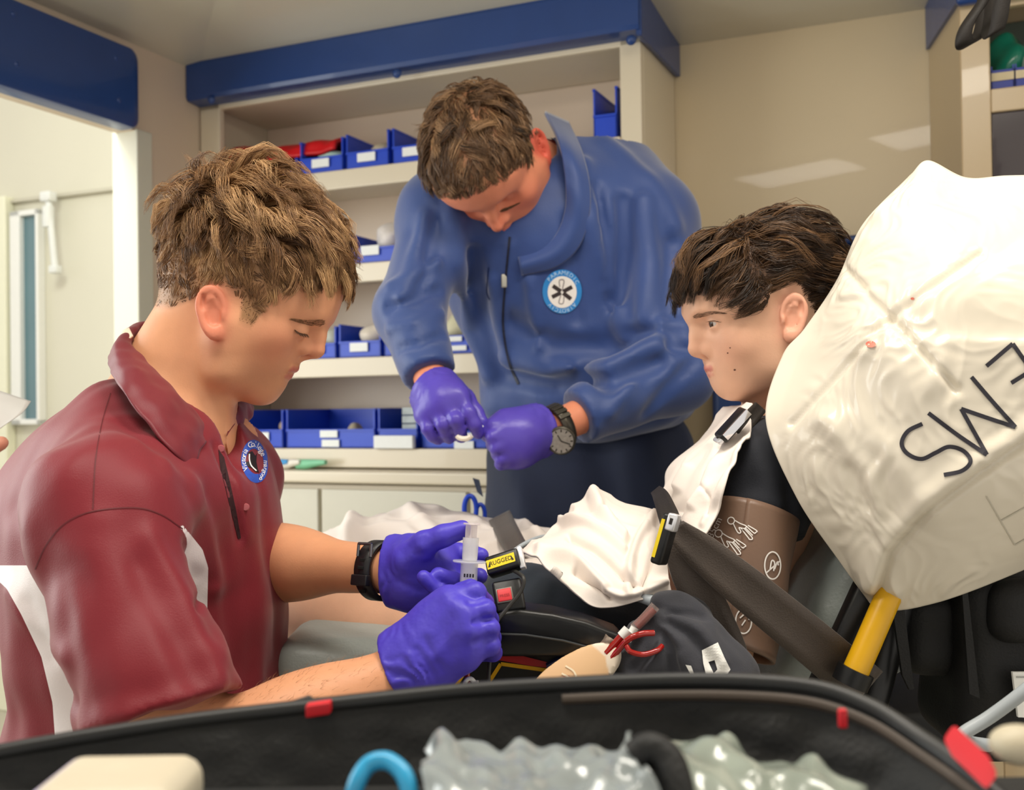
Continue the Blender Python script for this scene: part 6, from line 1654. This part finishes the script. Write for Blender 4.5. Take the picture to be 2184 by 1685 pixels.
pos_under(MB().prism(pp([(2052, 1260, 1.13), (2064, 1260, 1.13), (2090, 1490, 1.13), (2068, 1480, 1.13)]), A(0, .006, 0)).build('edge_binding', BLKF), pc)
tg = MB().prism(pp([(2160, 1434, 1.12), (2300, 1434, 1.12), (2300, 1534, 1.12), (2172, 1530, 1.12)]), A(0, .004, 0)).build('label_plate', LAB); tag(tg, 'white rectangular label plate on the hanging black pouch', 'label')
MB().prism(pp([(2168, 1443, 1.117), (2300, 1443, 1.117), (2300, 1446, 1.117), (2168, 1446, 1.117)]), A(0, .001, 0)).build('printed_frame', mat('grey_ink', '#9fa2a2', .5), tg)
ds = MB().box(P(1995, 1560, 1.62)+A(0, .15, -.02), A(.075, 0, 0), A(0, .14, 0), A(0, 0, .045), .01).build('black_case', BLKF, None, True); tag(ds, 'black case on the floor side behind the stretcher', 'case')
ds.location.z -= 0
# ================================================================ training pad, blood tubes, tied cloth
# navy board and skin-coloured practice pad strapped to the forearm
pad = empty('injection_pad', P(1225, 1470, 1.11)); tag(pad, 'skin coloured injection practice pad with red smears beside the black cloth', 'practice pad')
pe1 = nrm(P(1308, 1392, 1.095)-P(1150, 1492, 1.10)); pv = nrm(CAM-P(1230, 1440, 1.1)+A(0, 0, .25)); pe2 = nrm(np.cross(pv, pe1)); pv = np.cross(pe1, pe2)
pR = np.stack([pe1, pe2, pv], 1); pcn = P(1222, 1447, 1.092)
def padf(p): 
    q = (p-pcn) @ pR
    return np.maximum((np.sqrt((q[:, 0]/.052)**2+(q[:, 1]/.0215)**2+1e-9)-1)*.0215, np.abs(q[:, 2])-.0085 + .004*(q[:, 1]/.0215)**2) - .0015
PADM = attr_mix(mat('practice_skin', '#e8bf92', .45, var=.05), 'rim', '#efe0cd', 0, 1)
V, Fq = sdf_mesh(padf, pcn-.075, pcn+.075, .0022); pb_ = mesh('pad', relax(V, Fq, 1, .4), Fq, PADM)
q = (V-pcn) @ pR; attr(pb_, 'rim', np.clip((q[:, 0]+.35*np.abs(q[:, 1])-.040)/.0015, 0, 1)); pos_under(pb_, pad)
pos_under(MB().prism(pp([(1165, 1420, 1.115), (1262, 1368, 1.115), (1300, 1392, 1.112), (1345, 1470, 1.112), (1300, 1520, 1.112), (1180, 1500, 1.115)]), A(0, .012, 0)).build('strap_board', mat('navy_board', '#232c58', .5), None), pad)
bvq = bvh_of(pb_)
o = decal('red_smear', [[(1160, 1462), (1185, 1448), (1212, 1440), (1222, 1448), (1205, 1458), (1180, 1470), (1162, 1474)], ell_poly(4, 3, 10, (1197, 1451))], bvq, mat('blood_smear', '#d9695a', .25, var=.4, vs=200), None, .0006, 5)
if o: pos_under(o, pad)
o = ink('clear_tape', [[(1206, 1420), (1224, 1432), (1232, 1452)], [(1198, 1436), (1216, 1446)], [(1170, 1452), (1200, 1446), (1226, 1450)]], bvq, 4, mat('tape_sheen', '#f4e3c4', .2), None, .0009)
if o: pos_under(o, pad)
BLD = mat('blood_red', '#9c1814', .12, var=.2, vs=60, coat=.6)
CLR = mat('clear_tube', '#c9b4ae', .08, var=.1, trans=.55, alpha=.55, coat=.4)
def tubeo(name, pts, r, m, parent, n=30): return pos_under(MB().tube(catmull(pp(pts), n), r, 10).build(name, m, None, True), parent)
vl = empty('blood_vial', P(1290, 1398, 1.085)); tag(vl, 'red blood vial with a white cap above the practice pad', 'vial')
tubeo('vial', [(1293, 1394, 1.085), (1312, 1374, 1.085), (1330, 1354, 1.085)], .0046, BLD, vl)
tubeo('cap', [(1326, 1358, 1.085), (1340, 1343, 1.085)], .0056, WHITEP, vl)
vl = empty('blood_vial', P(1345, 1345, 1.09)); tag(vl, 'clear vial with red fluid leaning against the black cloth', 'vial')
tubeo('vial', [(1352, 1340, 1.09), (1375, 1318, 1.09), (1398, 1292, 1.09)], .0052, CLR, vl)
tubeo('fluid', [(1358, 1336, 1.092), (1380, 1314, 1.092), (1396, 1300, 1.092)], .0036, BLD, vl)
tubeo('cap', [(1338, 1366, 1.088), (1346, 1352, 1.088), (1354, 1338, 1.088)], .0042, WHITEP, vl)
bt_ = empty('blood_tubing', P(1300, 1405, 1.08)); tag(bt_, 'red blood filled tubing looping into the black cloth', 'tubing')
tubeo('upper_run', [(1300, 1407, 1.082), (1316, 1390, 1.08), (1340, 1364, 1.075), (1368, 1352, 1.075), (1394, 1350, 1.08)], .0032, BLD, bt_)
tubeo('lower_loop', [(1336, 1378, 1.074), (1345, 1390, 1.07), (1372, 1396, 1.07), (1400, 1388, 1.073), (1412, 1378, 1.08)], .0028, BLD, bt_)
g = patch([pp([(1270, 1376, 1.1), (1282, 1366, 1.095), (1290, 1354, 1.09)]), pp([(1282, 1385, 1.09), (1296, 1374, 1.085), (1308, 1364, 1.085)]), pp([(1290, 1398, 1.09), (1300, 1390, 1.085), (1316, 1376, 1.085)])], 14, 14)
g = g + grid_normals(g)*(.0022*sines(g.reshape(-1, 3), .014, 3)).reshape(14, 14)[..., None]
o = sheet('clear_wrapper', g, mat('clear_film', '#cdb9a8', .1, var=.2, vs=300, trans=.4, alpha=.5), .0008); tag(o, 'crinkled clear film scrap at the upper end of the practice pad', 'film')
# line with white clamp below the fist
cl_ = empty('line_clamp', P(1002, 1480, 1.06)); tag(cl_, 'white plastic clamp on a red line below the gloved fist', 'clamp')
tubeo('line', [(1000, 1395, 1.075), (998, 1420, 1.068), (997, 1445, 1.065), (1000, 1470, 1.065)], .0026, BLD, cl_)
mb = MB(); cc = P(1002, 1470, 1.06); 
mb.tube([cc+A(.0058*math.cos(a), 0, .0105*math.sin(a)) for a in np.linspace(-.3, 5.6, 26)], .0022, 8); mb.box(cc+A(.0065, 0, -.002), A(.0022, 0, 0), A(0, .0045, 0), A(0, 0, .010), .001)
pos_under(mb.build('clamp_body', WHITEP, None, True), cl_)

# black cloth tied round the elbow
kn = P(1412, 1335, 1.105)
def cloth0(p):
    d = ell(p, P(1452, 1302, 1.125), (.034, .026, .019), frame(P(1500, 1320, 1.12)-P(1410, 1290, 1.12), ZZ))
    d = smin(d, sph(p, kn, .0155), .004)
    d = smin(d, chain(p, [kn, P(1470, 1380, 1.11), P(1525, 1450, 1.11), P(1545, 1520, 1.11)], [.014, .034, .040, .042], .02), .005)
    d = smin(d, chain(p, [kn, P(1400, 1390, 1.11), P(1370, 1440, 1.12), P(1360, 1500, 1.12)], [.012, .028, .034, .034], .02), .006)
    d = smin(d, chain(p, [kn+A(.0, .005, 0), P(1365, 1352, 1.105), P(1345, 1370, 1.11)], [.010, .012, .009], .01), .005)
    d = smin(d, chain(p, [P(1440, 1420, 1.125), P(1450, 1520, 1.13)], [.04, .045]), .03)
    return d
fk = [([(1412, 1335), (1450, 1370), (1480, 1430)], .005, .006), ([(1412, 1335), (1430, 1390), (1440, 1450)], .005, -.007), ([(1412, 1340), (1400, 1390), (1380, 1440)], .005, .005), ([(1420, 1325), (1470, 1350), (1520, 1410)], .006, -.006), ([(1430, 1320), (1490, 1345), (1540, 1410)], .006, .006), ([(1425, 1310), (1470, 1310), (1500, 1318)], .004, -.005), ([(1330, 1400), (1340, 1440), (1360, 1455)], .006, .006), ([(1405, 1345), (1385, 1400), (1345, 1430)], .005, -.006), ([(1455, 1400), (1470, 1450)], .005, .005)]
V, Fq = sdf_mesh(lambda p, f=with_folds(cloth0, [(a, b, c*1.5) for a, b, c in fk]): f(p)+.0012*sines(p, .03, 9), *bounds(pp([(1340, 1280, 1.06), (1570, 1540, 1.2), (1340, 1540, 1.05)]), .045), .0024)
ck = mesh('tied_cloth', relax(V, Fq, 1, .4), Fq, mat('black_jersey', '#34353d', .8, var=.1, bump=.15, bs=600, sheen=.12)); tag(ck, 'black cloth with white print knotted round the patient\'s elbow', 'cloth')
bvk = bvh_of(ck)
decal('white_print', [[(1497, 1387), (1531, 1370), (1545, 1402), (1558, 1428), (1552, 1437), (1536, 1440), (1522, 1436), (1530, 1428), (1524, 1408), (1510, 1412), (1514, 1424)], [(1497, 1387), (1510, 1410), (1527, 1446), (1508, 1456), (1494, 1456), (1506, 1440), (1500, 1415)], [(1462, 1418), (1474, 1420), (1486, 1452), (1480, 1452)]], bvk, mat('white_print', '#e9e9e6', .5), ck, .0015, 6)

# ================================================================ open equipment bag in front
bag = empty('equipment_bag', P(1100, 1900, .55)); tag(bag, 'open black equipment bag in the foreground', 'bag')
BAG = mat('bag_nylon', '#0d0f11', .6, var=.3, vs=12, bump=.3, bs=300)
rim = [(-160, 1640, .60), (0, 1606, .61), (180, 1574, .62), (400, 1540, .63), (600, 1516, .635), (800, 1494, .64), (1000, 1474, .64), (1200, 1462, .64), (1400, 1454, .63), (1580, 1455, .62), (1740, 1470, .605), (1860, 1512, .585), (1960, 1575, .56), (2060, 1645, .53), (2200, 1760, .49)]
def shift(L, dx, dy, dY): return [(x+dx, y+dy, Y+dY) for x, y, Y in L]
rows = [pp(rim), pp([(x-(8 if x > 1700 else 0), y+45, Y-.004) for x, y, Y in rim]), pp([(x-(30 if x > 1700 else 0), y+130, Y-.012) for x, y, Y in rim]), pp([(x-(60 if x > 1700 else 0), y+330, Y-.03) for x, y, Y in rim]), pp([(x*.8+220, y+650, Y-.05) for x, y, Y in rim])]
g = patch(rows, 60, 160); n = grid_normals(g); g = g + n*(.004*sines(g.reshape(-1, 3)*A(1, 1, .4), .07, 13)+.002*sines(g.reshape(-1, 3), .03, 14)).reshape(60, 160)[..., None]*np.clip(np.linspace(-.05, 1, 60), 0, 1)[:, None, None]
pos_under(sheet('inner_wall', g, BAG, .006), bag)
rows2 = [pp(shift(rim, 0, 4, .012)), pp([(x*1.03-30, y+260, Y+.07) for x, y, Y in rim]), pp([(x*1.03-30, y+620, Y+.09) for x, y, Y in rim])]
pos_under(sheet('outer_wall', patch(rows2, 24, 120), BAG, .005), bag)
pos_under(MB().tube(catmull(pp(rim), 140), .0052, 10).build('rim_piping', mat('piping_black', '#17191b', .45, var=.1), None, True), bag)
pos_under(MB().tube(catmull(pp([(x-(6 if x > 1700 else 0), y+30, Y-.006) for x, y, Y in rim[7:]]), 90), .003, 8).build('seam_tape', mat('seam_brown', '#4a4038', .6), None, True), bag)
pos_under(MB().box(A(-.0, .50, .893), A(.30, 0, 0), A(0, .085, 0), A(0, 0, .003)).build('inner_shelf', BAG, None), bag)
zb0 = min(q[2] for q in rows2[-1]); pos_under(MB().box(A(.0, .56, zb0+.01), A(.40, 0, 0), A(0, .13, 0), A(0, 0, .006)).build('base', BAG, None), bag)
cart = empty('side_table', A(0, .58, 0)); tag(cart, 'plain side table carrying the open black bag', 'table')
pos_under(MB().box(A(0, .58, zb0-.018), A(.48, 0, 0), A(0, .2, 0), A(0, 0, .012), .004).build('table_top', CREAM, None), cart)
for sx in (-1, 1):
    for sy in (-1, 1): pos_under(MB().box(A(.44*sx, .58+.17*sy, (zb0-.03)/2), A(.015, 0, 0), A(0, .015, 0), A(0, 0, (zb0-.03)/2)).build('leg', BLKP, None), cart)
REDM = mat('red_pull', '#d2202c', .5, var=.06)
pos_under(MB().box(P(2068, 1612, .515), P(2108, 1650, .50)-P(2068, 1612, .515), A(0, .006, .003), A(.003, 0, .004), .003).build('zip_pull', REDM, None, True), bag)
pos_under(MB().box(P(1797, 1532, .57), A(.0022, 0, 0), A(0, .002, 0), A(0, 0, .005), .001).build('red_tab', REDM, None, True), bag)
pos_under(MB().box(P(680, 1511, .63), A(.0072, 0, .001), A(0, .004, 0), A(0, 0, .0036), .001).build('red_tab', REDM, None, True), bag)
pos_under(MB().prism(pp([(540, 1526, .64), (655, 1488, .64), (668, 1496, .64), (664, 1530, .64), (560, 1545, .64)]), A(0, .006, 0)).build('flap', mat('flap_grey', '#3b3b39', .6), None), bag)
# contents
PLAS = mat('clear_packaging', '#9ba4a6', .22, var=.3, vs=45, coat=.4, trans=.15)
def crumple(name, rows, amp, sc, seed, label, cat, m=PLAS):
    g = patch([pp(r) for r in rows], 60, 80); n = grid_normals(g); fp = g.reshape(-1, 3)
    g = g + n*(amp*(.6-np.abs(sines(fp, sc, seed, 3))) + amp*.5*sines(fp, sc*.4, seed+1)).reshape(60, 80)[..., None]
    o = sheet(name, g, m, .0015); tag(o, label, cat); return o
crumple('plastic_packet', [[(905, 1600, .54), (945, 1552, .54), (985, 1590, .55), (1080, 1600, .555), (1200, 1592, .555), (1290, 1600, .55), (1345, 1560, .54)], [(905, 1650, .50), (950, 1625, .505), (1010, 1640, .51), (1090, 1640, .515), (1200, 1640, .515), (1300, 1630, .51), (1352, 1615, .50)],
        [(905, 1740, .46), (960, 1720, .465), (1030, 1720, .47), (1100, 1720, .47), (1200, 1720, .47), (1330, 1690, .47), (1400, 1670, .465)], [(900, 1900, .44), (960, 1900, .44), (1030, 1900, .44), (1100, 1900, .44), (1200, 1900, .44), (1330, 1880, .44), (1420, 1850, .44)]], .004, .05, 101, 'crumpled clear plastic packet in the middle of the open bag', 'packet')
crumple('plastic_packet', [[(1375, 1590, .55), (1440, 1572, .56), (1540, 1570, .56), (1600, 1600, .555), (1680, 1625, .55), (1745, 1625, .545), (1840, 1690, .53)], [(1400, 1640, .51), (1450, 1625, .52), (1540, 1630, .52), (1600, 1650, .515), (1680, 1670, .51), (1750, 1680, .505), (1860, 1740, .5)],
        [(1420, 1760, .47), (1470, 1750, .48), (1540, 1750, .48), (1600, 1760, .475), (1680, 1770, .47), (1760, 1790, .47), (1870, 1830, .46)]], .004, .045, 111, 'crumpled greenish plastic packet at the right inside the open bag', 'packet', mat('greenish_packaging', '#98a298', .22, var=.35, vs=45, coat=.4, trans=.15))
hnd = MB().tube(catmull(pp([(1352, 1618, .505), (1385, 1598, .505), (1425, 1625, .5), (1445, 1690, .49), (1450, 1780, .48)]), 30), .008, 12).build('carry_handle', BAG, None, True); pos_under(hnd, bag)
tb = MB().tube(catmull(pp([(748, 1760, .50), (758, 1680, .50), (785, 1632, .505), (822, 1622, .505), (852, 1640, .50), (868, 1668, .495), (880, 1720, .49)]), 40), .0042, 12).build('blue_tubing', mat('sky_blue_tubing', '#35a5d8', .3), None, True); tag(tb, 'sky blue tube bent in an arch inside the open bag', 'tubing')
dv = empty('white_device', P(250, 1760, .50)); tag(dv, 'cream and lilac device lying at the left inside the open bag', 'device')
dcn = P(250, 1705, .50)
f_ = lambda p: rbox(p, dcn, (.034, .03, .0135), .011)
V, Fq = sdf_mesh(f_, dcn-.05, dcn+.05, .0025); ob = mesh('casing', V, Fq, attr_mix(mat('cream_casing', '#d3cab4', .4), 'lilac', '#b3a3cf', 0, 1)); attr(ob, 'lilac', np.clip((-(V[:, 0]-dcn[0])-.026)/.002, 0, 1)); pos_under(ob, dv)
pos_under(MB().box(dcn+A(.006, -.0302, .001), A(.017, 0, 0), A(0, .0006, 0), A(0, 0, .006), .0005).build('dark_window', mat('violet_window', '#4a3a55', .3), None), dv)
lp = solid('pale_cap', lambda p: ell(p, P(2175, 1588, .5), (.014, .012, .009)), P(2175, 1588, .5)-.025, P(2175, 1588, .5)+.025, .002, mat('beige_cap', '#c5bba3', .5)); tag(lp, 'pale beige cap at the lower right corner', 'cap')

# ================================================================ hand with paper at the left edge
pa_ = patch([pp([(-130, 812, 1.6), (-30, 826, 1.6), (66, 856, 1.6)]), pp([(-130, 880, 1.56), (-30, 880, 1.56), (50, 878, 1.57)]), pp([(-130, 950, 1.52), (-40, 938, 1.53), (20, 900, 1.55)])], 14, 20)
ppr = sheet('paper_sheet', pa_, mat('grey_paper', '#cfcdc9', .7), .0008); tag(ppr, 'sheet of paper held at the left edge of the picture', 'paper')
hw_ = P(-160, 1000, 1.55)
hfing = [pj([(-80, 960-18*i, 1.54), (-55, 925-16*i, 1.57), (-40, 905-14*i, 1.585), (-25, 895-12*i, 1.59)]) for i in range(4)]
hth = pj([(-110, 985, 1.53), (-60, 965, 1.51), (-20, 955, 1.51), (2, 945, 1.515)])
hs_ = hand_sdf(hw_, hfing, hth, rf=.0088, rp=.013, wr=.034)
hf_ = lambda p: smin(hs_(p), cap(p, hw_, hw_+A(-.2, .02, -.06), .03, .038), .02)
hm = solid('person', hf_, *bounds([hw_+A(-.22, 0, -.08), P(20, 840, 1.6), P(0, 1000, 1.45)], .04), .004, skin_mat('pink_skin', '#dd9a82')); tag(hm, 'bare hand of a person at the left edge holding paper', 'person')
for a_ in ('red', 'stubble', 'lip', 'buzz'): attr(hm, a_, np.zeros(len(hm.data.vertices)))
